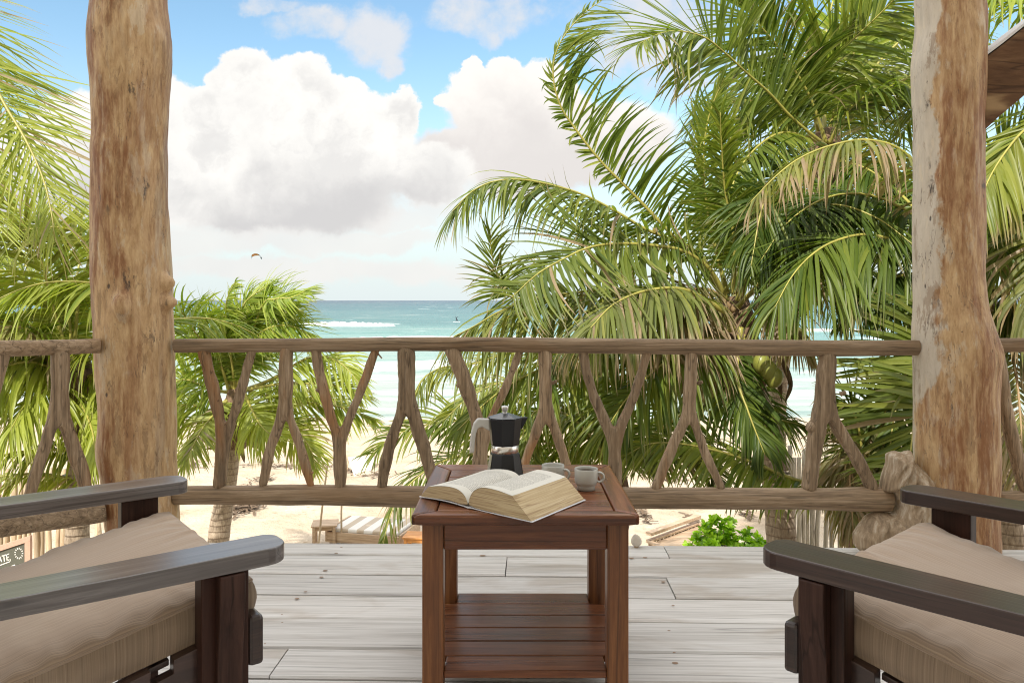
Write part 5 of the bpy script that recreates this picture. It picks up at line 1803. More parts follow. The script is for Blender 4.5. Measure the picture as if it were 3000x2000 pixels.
# --- young palm low down behind the table, and one by the right fence ------------------------
YM = 8.4
Mp = empty('young_palm', P(1830, 2057, YM) * np.array((1, 1, 0)) + np.array((0, 0, GROUND)))
tag(Mp, 'low young coconut palm spreading its fronds behind the coffee pot', 'palm tree', GP)
trunk(Mp, [P(1830, 2050, YM), P(1822, 1700, YM), P(1815, 1470, YM)], 0.085, 0.075)
heart(Mp, P(1812, 1440, YM), 0.085, 12)
for k, (pl, y1, L_, kw) in enumerate((
        ([(1800, 1400), (1740, 1290), (1660, 1215), (1577, 1202), (1551, 1233), (1545, 1280), (1560, 1340)], 7.4, 0.7, dict(tint=0.3, wind=0.08)),
        ([(1795, 1410), (1650, 1320), (1500, 1255), (1344, 1233), (1252, 1244), (1156, 1275), (1090, 1330)], 7.6, 0.55, dict(tint=0.15, vee=0.15, droop=0.15, up=(0, -0.8, 0.6))),
        ([(1795, 1410), (1640, 1380), (1500, 1360), (1400, 1330), (1300, 1350), (1220, 1400), (1160, 1470), (1130, 1560), (1120, 1620)], 7.4, 0.6, dict(tint=0.0, dry=0.12, dry_tip=0.3)),
        ([(1795, 1400), (1700, 1250), (1600, 1150), (1480, 1120), (1380, 1160), (1300, 1230)], 7.8, 0.62, dict(tint=0.3)),
        ([(1800, 1420), (1700, 1400), (1560, 1400), (1420, 1430), (1300, 1500)], 7.4, 0.5, dict(tint=0.2, dry=0.1)),
        ([(1800, 1400), (1780, 1250), (1720, 1130), (1640, 1060), (1560, 1030)], 8.2, 0.6, dict(tint=0.25)),
        ([(1818, 1347), (1884, 1294), (1980, 1225), (2060, 1170), (2150, 1145), (2230, 1165), (2300, 1230)], 7.6, 0.62, dict(tint=-0.2)),
        ([(1815, 1390), (1830, 1260), (1800, 1150), (1760, 1080), (1700, 1050)], 8.0, 0.6, dict(tint=0.1)),
        ([(1815, 1400), (1880, 1330), (1960, 1310), (2060, 1350), (2120, 1420)], 7.9, 0.5, dict(tint=-0.1, dry=0.2)))):
    a = dict(n=80, up=(0, -0.5, 0.9), vee=-0.15, droop=0.28, wid=0.034, seed=110 + k)
    a.update(kw)
    frond(Mp, px(pl, 8.3, y1), L=L_, **a)
for k, (az, el, L_, sg) in enumerate(((70, 40, 2.4, 0.22), (110, 55, 2.4, 0.18), (150, 25, 2.4, 0.25), (30, 35, 2.2, 0.25))):
    frond(Mp, arch(P(1805, 1400, YM), az, el, L_, sg), L=0.6, n=50, vee=-0.1, droop=0.3, wid=0.034, seed=125 + k, tint=0.1, seg=5)

YN = 6.9
Np = empty('young_palm', P(2560, 2320, YN) * np.array((1, 1, 0)) + np.array((0, 0, GROUND)))
tag(Np, 'low young palm with withered hanging fronds beside the root stump, right', 'palm tree', GP)
trunk(Np, [P(2560, 2300, YN), P(2550, 1800, YN), P(2540, 1480, YN)], 0.12, 0.10)
heart(Np, P(2535, 1440, YN), 0.13, 14)
frond(Np, px([(2520, 1470), (2420, 1430), (2321, 1401), (2195, 1350), (2089, 1317), (1984, 1298), (1900, 1300), (1830, 1335)], 6.8, 6.2), L=0.55, n=95, up=(0, -0.5, 0.9), vee=-0.35, droop=0.25, wind=-0.06, wid=0.036, seed=131, tint=0.2)
for k, (pl, d) in enumerate((([(2530, 1440), (2520, 1340), (2500, 1310), (2490, 1400), (2500, 1560)], 0.75), ([(2530, 1440), (2520, 1330), (2490, 1290), (2500, 1420), (2530, 1600)], 0.85), ([(2540, 1440), (2570, 1330), (2600, 1300), (2600, 1420)], 0.6),
                            ([(2530, 1440), (2520, 1280), (2490, 1190), (2440, 1180)], 0.0), ([(2540, 1440), (2580, 1250), (2620, 1150), (2680, 1120)], 0.0))):
    frond(Np, px(pl, 6.8, 6.5), L=0.5, n=60, up=(0, -0.8, 0.5), vee=-0.2, droop=0.35, wid=0.034, seed=140 + k, dry=d, dry_tip=0.3, stalk='stalk_dry' if d > 0.4 else 'stalk')

# --- small palm beyond the railing on the left ------------------------------------------------
YS = 11.2
Sp = empty('coconut_palm', P(628, 1763, YS) * np.array((1, 1, 0)) + np.array((0, 0, GROUND)))
tag(Sp, 'small windblown coconut palm on open sand just right of the left post', 'palm tree', GP)
trunk(Sp, [P(622, 1765, YS), P(640, 1580, YS), P(668, 1400, YS), P(684, 1280, YS)], 0.17, 0.11)
heart(Sp, P(690, 1200, YS), 0.14, 21)
for u, v in ((738, 1290), (752, 1296), (728, 1278), (760, 1284)):
    coconut(Sp, P(u, v, YS - 0.15), 0.075, 0.2)
husk(Sp, P(690, 1290, YS), P(716, 1355, YS - 0.1), 0.045)
husk(Sp, P(660, 1290, YS), P(600, 1315, YS - 0.1), 0.03)
for k, (pl, L_, kw) in enumerate((
        ([(676, 1163), (653, 1086), (630, 1025), (585, 990), (540, 925), (515, 895), (480, 870)], 0.75, dict(sides=(1.0, 0.6), up=(-0.3, -0.9, 0.3), wind=0.22)),
        ([(680, 1144), (668, 1010), (661, 915), (668, 868), (690, 825)], 0.5, dict(up=(-0.8, -0.6, 0), wind=0.30, sides=(1.0, 0.5))),
        ([(691, 1144), (730, 1048), (768, 983), (806, 914), (829, 883), (848, 890), (855, 930)], 0.75, dict(wind=0.25, vee=-0.2, droop=0.12)),
        ([(684, 1100), (699, 952), (714, 893), (745, 862), (785, 840)], 0.6, dict(wind=0.3, up=(-0.5, -0.8, 0.2))),
        ([(690, 1140), (764, 906), (806, 876), (852, 872), (900, 850)], 0.75, dict(wind=0.28, vee=-0.1)),
        ([(714, 1144), (806, 1105), (883, 1056), (940, 1044), (998, 1063), (1055, 1124)], 0.75, dict(tint=0.35, droop=0.35, vee=-0.4)),
        ([(714, 1144), (768, 1132), (844, 1124), (978, 1128), (1074, 1166)], 0.55, dict(tint=0.2, dry=0.12)),
        ([(730, 1147), (864, 1178), (921, 1180), (998, 1193), (1097, 1228)], 0.6, dict(tint=0.25, droop=0.35, vee=-0.4)),
        ([(714, 1144), (730, 1182), (760, 1240), (800, 1280)], 0.75, dict(tint=0.5, up=(0, -1, 0.3), wind=0.2)),
        ([(710, 1160), (770, 1190), (825, 1239), (883, 1278), (913, 1323), (925, 1375)], 0.6, dict(dry=0.12, dry_tip=0.3, tint=0.3)),
        ([(680, 1160), (615, 1201), (560, 1185), (519, 1196), (490, 1240)], 0.75, dict(tint=0.2, droop=0.4)),
        ([(680, 1150), (615, 1140), (560, 1115), (520, 1115), (480, 1150)], 0.7, dict(tint=0.0, droop=0.3)),
        ([(680, 1160), (640, 1200), (590, 1260), (545, 1350)], 0.6, dict(dry=0.2, tint=0.2)),
        ([(690, 1150), (720, 1020), (790, 960), (870, 960), (930, 1010)], 0.8, dict(wind=0.2, tint=-0.1, droop=0.2)),
        ([(690, 1150), (640, 1060), (600, 1000), (560, 985), (510, 1010)], 0.75, dict(wind=0.22, tint=-0.1)),
        ([(690, 1150), (690, 1000), (720, 920), (770, 890), (830, 900)], 0.8, dict(wind=0.25, tint=0.0)),
        ([(690, 1150), (670, 1020), (620, 940), (600, 920)], 0.7, dict(wind=0.25, tint=-0.2)))):
    a = dict(n=70, up=(0, -0.6, 0.8), vee=-0.1, droop=0.18, wind=0.14, wid=0.040, seed=160 + k, seg=5, rr=0.024, mat='leaf_young')
    a.update(kw)
    a['tint'] = a.get('tint', 0.0) + 0.2
    frond(Sp, px(pl, YS, YS - 0.9 + 0.25 * (k % 4)), L=L_, **a)

# --- palms on the left, beyond the left post ----------------------------------------------------
YG = 5.2
G = empty('coconut_palm', P(-700, 880, YG) * np.array((1, 1, 0)) + np.array((0, 0, GROUND)))
tag(G, 'coconut palm outside the upper left edge, long fronds reaching towards the left post', 'palm tree', GP)
trunk(G, [P(-760, 2760, YG), P(-720, 1400, YG), P(-640, 400, YG), P(-600, -100, YG)], 0.14, 0.12)
heart(G, P(-600, -100, YG), 0.16, 31)
frond(G, px([(-580, -140), (-420, -160), (-280, -90), (-150, 20), (-60, 160), (10, 300), (75, 410), (125, 520), (150, 620), (160, 700)], 5.2, 4.7), L=0.72, n=120, up=(0.35, -0.9, 0.3), vee=-0.05, droop=0.10, wind=0.10, wid=0.019, seed=201, dry=0.16, dry_tip=0.2, a0=70, a1=25, t0=0.2, tint=0.4, mat='leaf_young')
frond(G, px([(-580, -120), (-450, -60), (-330, 60), (-220, 200), (-130, 360), (-60, 520), (-20, 660)], 5.3, 5.0), L=0.75, n=100, up=(0.3, -0.9, 0.3), vee=-0.1, droop=0.12, wind=0.1, wid=0.020, seed=202, dry=0.1, tint=0.3, mat='leaf_young')
for k, (az, el, L_, sg) in enumerate(((120, 40, 3.0, 0.2), (200, 50, 3.0, 0.2), (90, 10, 2.6, 0.24), (260, 40, 2.4, 0.2))):
    frond(G, arch(P(-600, -100, YG), az, el, L_, sg), L=0.75, n=50, vee=-0.1, droop=0.3, wid=0.03, seed=205 + k, seg=5)

YH = 8.2
H = empty('coconut_palm', P(220, 2086, YH) * np.array((1, 1, 0)) + np.array((0, 0, GROUND)))
tag(H, 'leafy coconut palm behind the left railing, its crown just left of the left post', 'palm tree', GP)
trunk(H, [P(215, 2080, YH), P(225, 1600, YH), P(232, 1350, YH), P(225, 1180, YH)], 0.13, 0.10)
heart(H, P(222, 1120, YH), 0.15, 33)
for k, (pl, L_, kw) in enumerate((
        ([(220, 1090), (300, 930), (330, 850), (262, 828), (128, 829), (0, 874), (-100, 950)], 0.75, dict(tint=0.1, stalk='stalk', vee=-0.4, droop=0.4)),
        ([(215, 1080), (230, 880), (260, 740), (200, 672), (100, 670), (0, 695), (-110, 760)], 0.7, dict(tint=0.35)),
        ([(215, 1090), (160, 930), (90, 840), (0, 790), (-110, 790)], 0.75, dict(tint=0.2)),
        ([(215, 1090), (120, 980), (20, 920), (-90, 920)], 0.7, dict(tint=-0.1)),
        ([(210, 1100), (100, 1020), (0, 990), (-110, 1030)], 0.75, dict(tint=-0.2, dry=0.15)),
        ([(210, 1100), (120, 1090), (20, 1110), (-80, 1180)], 0.75, dict(tint=0.1, dry=0.2, droop=0.45)),
        ([(226, 1141), (170, 1090), (90, 1060), (0, 1080), (-70, 1130)], 0.85, dict(tint=0.45, droop=0.45, vee=-0.4)),
        ([(225, 1120), (260, 1030), (330, 1000), (400, 1040)], 0.7, dict(tint=0.2)),
        ([(225, 1120), (280, 1100), (340, 1150), (380, 1240)], 0.7, dict(tint=0.3)),
        ([(222, 1130), (240, 1180), (270, 1260), (280, 1340)], 0.6, dict(tint=0.35, up=(0, -1, 0.3))),
        ([(320, 1240), (270, 1325), (180, 1318), (96, 1318), (0, 1335), (-90, 1370)], 0.42, dict(tint=0.1, droop=0.4, vee=-0.4)),
        ([(330, 1310), (240, 1395), (115, 1386), (0, 1396), (-90, 1430)], 0.40, dict(tint=0.2, droop=0.4, vee=-0.4, dry=0.2)),
        ([(220, 1120), (160, 1060), (120, 1000), (60, 960), (-20, 960)], 0.55, dict(dry=0.75, stalk='stalk_dry')),
        ([(220, 1100), (150, 880), (120, 760), (60, 640), (-10, 560)], 0.8, dict(tint=0.3, up=(0.2, -0.9, 0.2), vee=0, droop=0.15)),
        ([(220, 1100), (200, 900), (190, 760), (150, 680), (80, 640)], 0.75, dict(tint=0.0)),
        ([(220, 1130), (160, 1130), (80, 1180), (30, 1260)], 0.8, dict(tint=0.4, droop=0.4)))):
    a = dict(n=75, up=(0, -0.45, 0.9), vee=-0.25, droop=0.32, wind=0.05, wid=0.038, seed=220 + k, mat='leaf_young' if k % 3 != 1 else 'leaf')
    a.update(kw)
    a['tint'] = a.get('tint', 0.0) + 0.3
    a['n'] = 62
    frond(H, px(pl, YH, YH - 0.9 + 0.3 * (k % 3)), L=L_, **a)
for k, (az, el, L_, sg) in enumerate(((60, 40, 2.8, 0.22), (150, 50, 2.8, 0.18), (180, 10, 2.4, 0.25), (130, 65, 2.6, 0.15))):
    frond(H, arch(P(215, 1090, YH), az, el, L_, sg), L=0.7, n=55, vee=-0.1, droop=0.3, wid=0.038, seed=240 + k, tint=0.0, seg=5)


# ------------------------------------------------------------------ stick fences
def gpt(u, Y, z):
    """point at pixel column u, distance Y, height z"""
    return np.array(((u - 1500) / F * Y, Y, z))


def stick_mesh(name, a, b_, r, mat, parent, seed, n=9, seg=7):
    a, b_ = np.asarray(a, dtype=float), np.asarray(b_, dtype=float)
    rr_ = random.Random(seed)
    pts = [a + (b_ - a) * k / 4 + (np.array((rr_.uniform(-1, 1), rr_.uniform(-1, 1), 0)) * r * 0.55 if 0 < k < 4 else 0) for k in range(5)]
    C, _ = spline(pts, n)
    V, Q = tube_vf(C, r * np.linspace(1.08, 0.9, n), seg, up=(0, -1, 0))
    return mesh(name, V, Q, mat, parent, smooth=True)


fl = empty('stick_fence', gpt(120, 11.0, GROUND))
tag(fl, 'tan fence of upright wavy sticks behind the left chair', 'fence')
u = -140.0
k = 0
rs = random.Random(77)
while u < 262:
    w = rs.uniform(12, 19)
    Y = 11.0 + rs.uniform(-0.04, 0.04)
    topv = 1385 + rs.uniform(-16, 16)
    stick_mesh('stick', gpt(u + w / 2, Y, GROUND), gpt(u + w / 2 + rs.uniform(-4, 4), Y, CAM_H - (topv - 880) / F * Y), w / 2 / F * Y, M['stick'], fl, 300 + k)
    u += w * 1.02 + (rs.uniform(2, 8) if rs.random() < 0.2 else 0)
    k += 1
stick_mesh('stick', gpt(278, 11, GROUND), gpt(285, 11, -1.75), 0.035, M['stick'], fl, 380)
stick_mesh('brace_stick', gpt(322, 11.0, GROUND + 0.2), gpt(288, 11.0, -1.95), 0.030, M['stick'], fl, 381)
for z in (-2.75, -1.75):
    stick_mesh('cross_stick', gpt(-150, 11.09, z), gpt(285, 11.09, z), 0.022, M['stick'], fl, 390, n=14)

fr = empty('stick_fence', gpt(2370, 11.0, GROUND))
tag(fr, 'pale grey stick fence behind the large palm trunk, left of the root stump', 'fence')
u, k = 2270.0, 0
while u < 2640:
    w = rs.uniform(9, 15)
    Y = 11.0 + rs.uniform(-0.04, 0.04)
    topv = (1310 if k % 5 else 1335) + rs.uniform(-22, 30)
    stick_mesh('stick', gpt(u + w / 2, Y, GROUND), gpt(u + w / 2 + rs.uniform(-3, 3), Y, CAM_H - (topv - 880) / F * Y), w / 2 / F * Y, M['pale_stick'], fr, 400 + k)
    u += w * 1.03 + (rs.uniform(3, 14) if rs.random() < 0.25 else 0)
    k += 1

# ------------------------------------------------------------------ signs against the left fence
YB = 10.3
sg = empty('chalkboard_sign', gpt(20, YB, GROUND))
tag(sg, 'grey chalkboard sign in a pinkish wooden frame at the left fence', 'sign')
cB_ = [(-150, 1662), (72, 1590), (72, 1690), (-150, 1770)]


def quad_panel(name, corners, Y, d, mat, parent, inset=0.0):
    pts = [P(a, b_, Y) for a, b_ in corners]
    c = np.mean(pts, axis=0)
    pts = [p + (c - p) * inset for p in pts]
    V = [p for p in pts] + [p + np.array((0, d, 0)) for p in pts]
    return mesh(name, V, [(3, 2, 1, 0), (4, 5, 6, 7), (0, 1, 5, 4), (1, 2, 6, 5), (2, 3, 7, 6), (3, 0, 4, 7)], mat, parent)


quad_panel('board', cB_, YB, 0.03, M['chalkboard'], sg)
M['pink_wood'] = simple('pinkish_frame', (0.52, 0.33, 0.24), 0.7, var=0.2)
quad_panel('frame_bar', [(-165, 1651), (88, 1569), (88, 1584), (-165, 1668)], YB - 0.02, 0.05, M['pink_wood'], sg)
quad_panel('frame_bar', [(72, 1590), (88, 1583), (88, 1690), (72, 1695)], YB - 0.02, 0.05, M['pink_wood'], sg)
# lettering ATE, an underlined flourish and a ring of chalk strokes
ang = math.atan2((1662 - 1590), 222)


def chalk_stroke(u0, v0, u1, v1, w):
    d = np.array((u1 - u0, v1 - v0)); L = np.linalg.norm(d); nrm = np.array((-d[1], d[0])) / L * w / 2
    cs = [(u0 + nrm[0], v0 + nrm[1]), (u1 + nrm[0], v1 + nrm[1]), (u1 - nrm[0], v1 - nrm[1]), (u0 - nrm[0], v0 - nrm[1])]
    V = [P(a, b_, YB - 0.004) for a, b_ in cs]
    n = np.cross(V[1] - V[0], V[2] - V[0])
    return V, ((0, 1, 2, 3) if n[1] < 0 else (3, 2, 1, 0))


SV, SQ = [], []


def add_stroke(*a):
    V, q = chalk_stroke(*a)
    n0 = len(SV)
    SV.extend(V); SQ.append(tuple(i + n0 for i in q))


for s in ((-7, 1650, -1, 1628, 3), (-1, 1628, 5, 1645, 3), (-5, 1642, 3, 1640, 2.2),
          (5, 1628, 17, 1624, 3), (11, 1626, 13, 1644, 3),
          (19, 1623, 21, 1641, 3), (19, 1624, 27, 1621, 2.4), (20, 1632, 26, 1630, 2.4), (21, 1641, 28, 1638, 2.4)):
    add_stroke(*s)
mesh('letters', SV, SQ, M['chalk'], sg)
SV, SQ = [], []
for k in range(13):
    a = 2 * math.pi * k / 13
    add_stroke(55 + 9 * math.cos(a), 1620 + 12 * math.sin(a), 55 + 13 * math.cos(a), 1620 + 17 * math.sin(a), 2.6)
add_stroke(-6, 1657, 29, 1644, 2.6); add_stroke(29, 1644, 31, 1637, 2)
add_stroke(29, 1660, 44, 1654, 4)
tag(mesh('flourish', SV, SQ, M['chalk'], sg), kind='stuff')
stick_mesh('leg', gpt(76, YB + 0.04, GROUND), gpt(76, YB + 0.04, -2.5), 0.03, M['stick'], sg, 391)
stick_mesh('leg', gpt(-130, YB + 0.04, GROUND), gpt(-130, YB + 0.04, -2.6), 0.03, M['stick'], sg, 392)

rdn = empty('red_sign', gpt(230, 10.5, GROUND))
tag(rdn, 'small dark red board with a pale star, against the left stick fence', 'sign')
quad_panel('board', [(203, 1606), (259, 1585), (259, 1640), (203, 1664)], 10.5, 0.03, M['red_board'], rdn)
SVs = []
for k in range(10):
    a = math.pi / 2 + 2 * math.pi * k / 10
    r = 9 if k % 2 == 0 else 4
    SVs.append(P(220 + r * math.cos(a), 1628 - r * math.sin(a), 10.495))
mesh('star', SVs, [tuple(range(10))], M['chalk'], rdn)
stick_mesh('leg', gpt(230, 10.55, GROUND), gpt(230, 10.55, -2.3), 0.025, M['stick'], rdn, 395)


# ------------------------------------------------------------------ things on the sand
def gz(x, y):
    return sand_z(x, y)


def on_sand(u, Y):
    x = (u - 1500) / F * Y
    return np.array((x, Y, gz(x, Y)))


def beach_bench(name, u, Y, w, d, h, mat, rz, label):
    r = empty(name, on_sand(u, Y), R(rz))
    tag(r, label, 'table')
    for k in range(5):
        y0 = -d / 2 + d * k / 5
        box('slat', -w / 2, w / 2, y0 + 0.004, y0 + d / 5 - 0.004, h - 0.025, h, mat, r, 0.002)
    for sx in (-1, 1):
        for sy in (-1, 1):
            box('leg', sx * (w / 2 - 0.05) - 0.025, sx * (w / 2 - 0.05) + 0.025, sy * (d / 2 - 0.04) - 0.025, sy * (d / 2 - 0.04) + 0.025, 0.0, h - 0.026, mat, r, 0.002)
    for sy in (-1, 1):
        box('apron', -w / 2 + 0.08, w / 2 - 0.08, sy * (d / 2 - 0.04) - 0.012, sy * (d / 2 - 0.04) + 0.012, h - 0.09, h - 0.027, mat, r, 0.002)
    return r


beach_bench('beach_table', 952, 13.7, 0.44, 0.42, 0.42, M['beach_wood'], 8, 'small weathered wooden table on the sand beside the daybed')
beach_bench('beach_table', 1222, 13.2, 0.42, 0.40, 0.40, M['orange_wood'], -6, 'small orange wooden table on the sand, just left of the table leg')
db = empty('daybed', on_sand(1095, 13.9), R(-14))
tag(db, 'low wooden beach daybed with white and beige striped mattress', 'daybed')
m, t, b, o = material('striped_mattress')
sx_ = t.sep(obj_coords(t, (1, 1, 1), False))[0]
stp = t.m('GREATER_THAN', t.m('FRACT', t.m('MULTIPLY', sx_, 3.4)), 0.55)
t.put(b.inputs['Base Color'], t.mix(stp, (0.74, 0.71, 0.66), (0.50, 0.41, 0.31)))
b.inputs['Roughness'].default_value = 0.85
M['mattress'] = m
box('mattress', -0.62, 0.62, -0.42, 0.42, 0.275, 0.36, M['mattress'], db, 0.03)
box('side_board', -0.66, 0.66, -0.47, -0.43, 0.13, 0.30, M['beach_wood'], db, 0.004)
box('side_board', -0.66, 0.66, 0.43, 0.47, 0.13, 0.30, M['beach_wood'], db, 0.004)
box('end_board', -0.70, -0.661, -0.47, 0.47, 0.13, 0.33, M['beach_wood'], db, 0.004)
box('end_board', 0.661, 0.70, -0.47, 0.47, 0.13, 0.33, M['beach_wood'], db, 0.004)
for k in range(8):
    x0 = -0.655 + 1.31 * k / 8
    box('slat', x0 + 0.005, x0 + 1.31 / 8 - 0.005, -0.425, 0.425, 0.235, 0.27, M['beach_wood'], db, 0.002)
for sx in (-1, 1):
    for sy in (-1, 1):
        box('foot', sx * 0.6 - 0.04, sx * 0.6 + 0.04, sy * 0.40 - 0.029, sy * 0.40 + 0.029, 0.0, 0.234, M['beach_wood'], db, 0.003)
for (u0, v0, u1, v1, Y, lab) in ((960, 1356, 926, 1600, 12.9, 'thin leaning bamboo pole in front of the small beach table'), (1003, 1385, 1000, 1580, 13.6, 'thin upright bamboo pole at the left end of the daybed')):
    g0 = on_sand(u1, Y)
    pl = empty('bamboo_pole', g0)
    tag(pl, lab, 'pole')
    stick_mesh('cane', g0, P(u0, v0, Y), 0.017, M['stick'], pl, 500 + u0, n=16)
    stick_mesh('tip', P(u0, v0, Y), P(u0 + (u0 - u1) * 0.04, v0 - 8, Y), 0.008, M['stick'], pl, 600, n=4)
sl = empty('shade_sail', on_sand(1055, 20.0))
tag(sl, 'white canvas shade sail pitched low on the beach behind the railing', 'shade')
V, Q = [], []
cs = [P(1018, 1338, 20.0), P(1098, 1336, 20.6), P(1080, 1405, 19.4), P(1040, 1400, 19.2)]
for i in range(9):
    for j in range(9):
        a, b_ = i / 8, j / 8
        p = cs[0] * (1 - a) * (1 - b_) + cs[1] * a * (1 - b_) + cs[2] * a * b_ + cs[3] * (1 - a) * b_
        V.append(p + np.array((0, 0, -0.14 * math.sin(math.pi * a) * math.sin(math.pi * (b_ * 0.9)))))
Q = [(i * 9 + j, (i + 1) * 9 + j, (i + 1) * 9 + j + 1, i * 9 + j + 1) for i in range(8) for j in range(8)]
o_ = mesh('canvas', V, Q, M['cloth'], sl, smooth=True)
sm_ = o_.modifiers.new('thick', 'SOLIDIFY'); sm_.thickness = 0.008
for c in cs[:2]:
    stick_mesh('pole', (c[0], c[1], gz(c[0], c[1])), c + np.array((0, 0, 0.05)), 0.02, M['stick'], sl, 700)
for c in cs[2:]:
    stick_mesh('stake', (c[0], c[1] - 0.05, gz(c[0], c[1])), c, 0.015, M['stick'], sl, 701)
# strips of seaweed thrown up on the sand
rs = random.Random(4)


def seaweed_patch(u, v, wu, seed, n=120):
    Y = (CAM_H - GROUND) * F / (v - 880)
    rg = random.Random(seed)
    V, Q = [], []
    for k in range(n):
        a = rg.gauss(0, 0.35)
        x = (u - 1500 + a * wu) / F * Y
        y = Y + rg.gauss(0, 0.10 + 0.25 * rg.random())
        z = gz(x, y) + 0.012 + abs(rg.gauss(0, 0.03))
        th = rg.uniform(0, math.pi)
        l, w = rg.uniform(0.05, 0.16), rg.uniform(0.012, 0.03)
        c, s = math.cos(th), math.sin(th)
        n0 = len(V)
        tl = rg.uniform(-0.03, 0.05)
        V += [(x - l * c - w * s, y - l * s + w * c, z), (x - l * c + w * s, y - l * s - w * c, z), (x + l * c + w * s, y + l * s - w * c, z + tl), (x + l * c - w * s, y + l * s + w * c, z + tl)]
        Q.append((n0, n0 + 1, n0 + 2, n0 + 3))
    o = mesh('seaweed', V, Q, M['seaweed'], None)
    tag(o, kind='stuff')


seaweed_patch(718, 1487, 60, 1, 170)
for k, (u, v, w) in enumerate(((830, 1366, 60), (930, 1372, 90), (1035, 1376, 50), (700, 1362, 120), (1110, 1395, 70), (560, 1365, 60), (2190, 1512, 16), (1890, 1518, 14), (2020, 1520, 18), (1960, 1400, 90), (770, 1410, 60))):
    seaweed_patch(u, v, w, 20 + k, 26)

# slatted box at the right, with its lid frame
bx = empty('slatted_box', on_sand(1990, 12.4), R(0))
tag(bx, 'slatted wooden box with a raised rim board on the sand beside the green bush', 'box')
ob_ = np.array(bx.location)


def bxp(u, v, Y):
    return P(u, v, Y) - ob_


def plank_between(name, a, b_, w, h, mat, parent):
    a, b_ = Vector(a), Vector(b_)
    d = (b_ - a).normalized()
    s = d.cross(Vector((0, 0, 1))).normalized() * w / 2
    u_ = s.cross(d).normalized() * h / 2
    V = [a - s - u_, a + s - u_, a + s + u_, a - s + u_, b_ - s - u_, b_ + s - u_, b_ + s + u_, b_ - s + u_]
    return bevel(mesh(name, [tuple(v) for v in V], [(0, 1, 2, 3), (7, 6, 5, 4), (0, 4, 5, 1), (1, 5, 6, 2), (2, 6, 7, 3), (3, 7, 4, 0)], mat, parent, local=True), 0.003)


zt_ = -2.62 - ob_[2]
p0_, p1_, p2_, p3_ = [np.array(((u - 1500) / F * Y, Y, 0)) - np.array((ob_[0], ob_[1], 0)) for u, Y in ((1900, 12.15), (2046, 13.15), (2150, 12.1), (2010, 11.3))]
for a, b_ in ((p0_, p1_),):
    plank_between('rim_board', (a[0], a[1], zt_ + 0.11), (b_[0], b_[1], zt_ + 0.11), 0.11, 0.05, M['beach_wood'], bx)
for a, b_ in ((p0_, p3_), (p3_, p2_), (p2_, p1_), (p0_, p1_)):
    plank_between('frame_board', (a[0], a[1], zt_), (b_[0], b_[1], zt_), 0.09, 0.03, M['beach_wood'], bx)
for a, b_ in ((p0_, p3_), (p3_, p2_), (p2_, p1_), (p1_, p0_)):
    n = 14
    for k in range(n):
        q = a + (b_ - a) * (k + 0.5) / n
        box('slat', q[0] - 0.022, q[0] + 0.022, q[1] - 0.022, q[1] + 0.022, 0.02, zt_ - 0.016, M['beach_wood'], bx, 0.002)
cb = (p0_ + p1_ + p2_ + p3_) / 4
V = [np.array((q[0], q[1], zt_ - 0.03)) for q in (p0_ * 0.9 + cb * 0.1, p3_ * 0.9 + cb * 0.1, p2_ * 0.9 + cb * 0.1, p1_ * 0.9 + cb * 0.1)]
mesh('inner_board', V, [(0, 1, 2, 3)], M['beach_wood'], bx, local=True)
kt = empty('round_pan', P(2004, 1578, 12.9))
tag(kt, 'dark round pan resting on the slatted box beside the bush', 'pan')
V, Q = lathe_vf([(0.0005, 0.16), (0.03, 0.158), (0.034, 0.13), (0.10, 0.115), (0.135, 0.07), (0.14, 0.02), (0.12, -0.03), (0.0005, -0.03)], 28)
mesh('body', V, Q, M['dark_metal'], kt, smooth=True, local=True)
stick_mesh('handle', (P(2004, 1578, 12.9) + np.array((-0.13, 0, 0.03))), (P(2004, 1578, 12.9) + np.array((-0.30, -0.03, 0.04))), 0.012, M['dark_metal'], kt, 5)


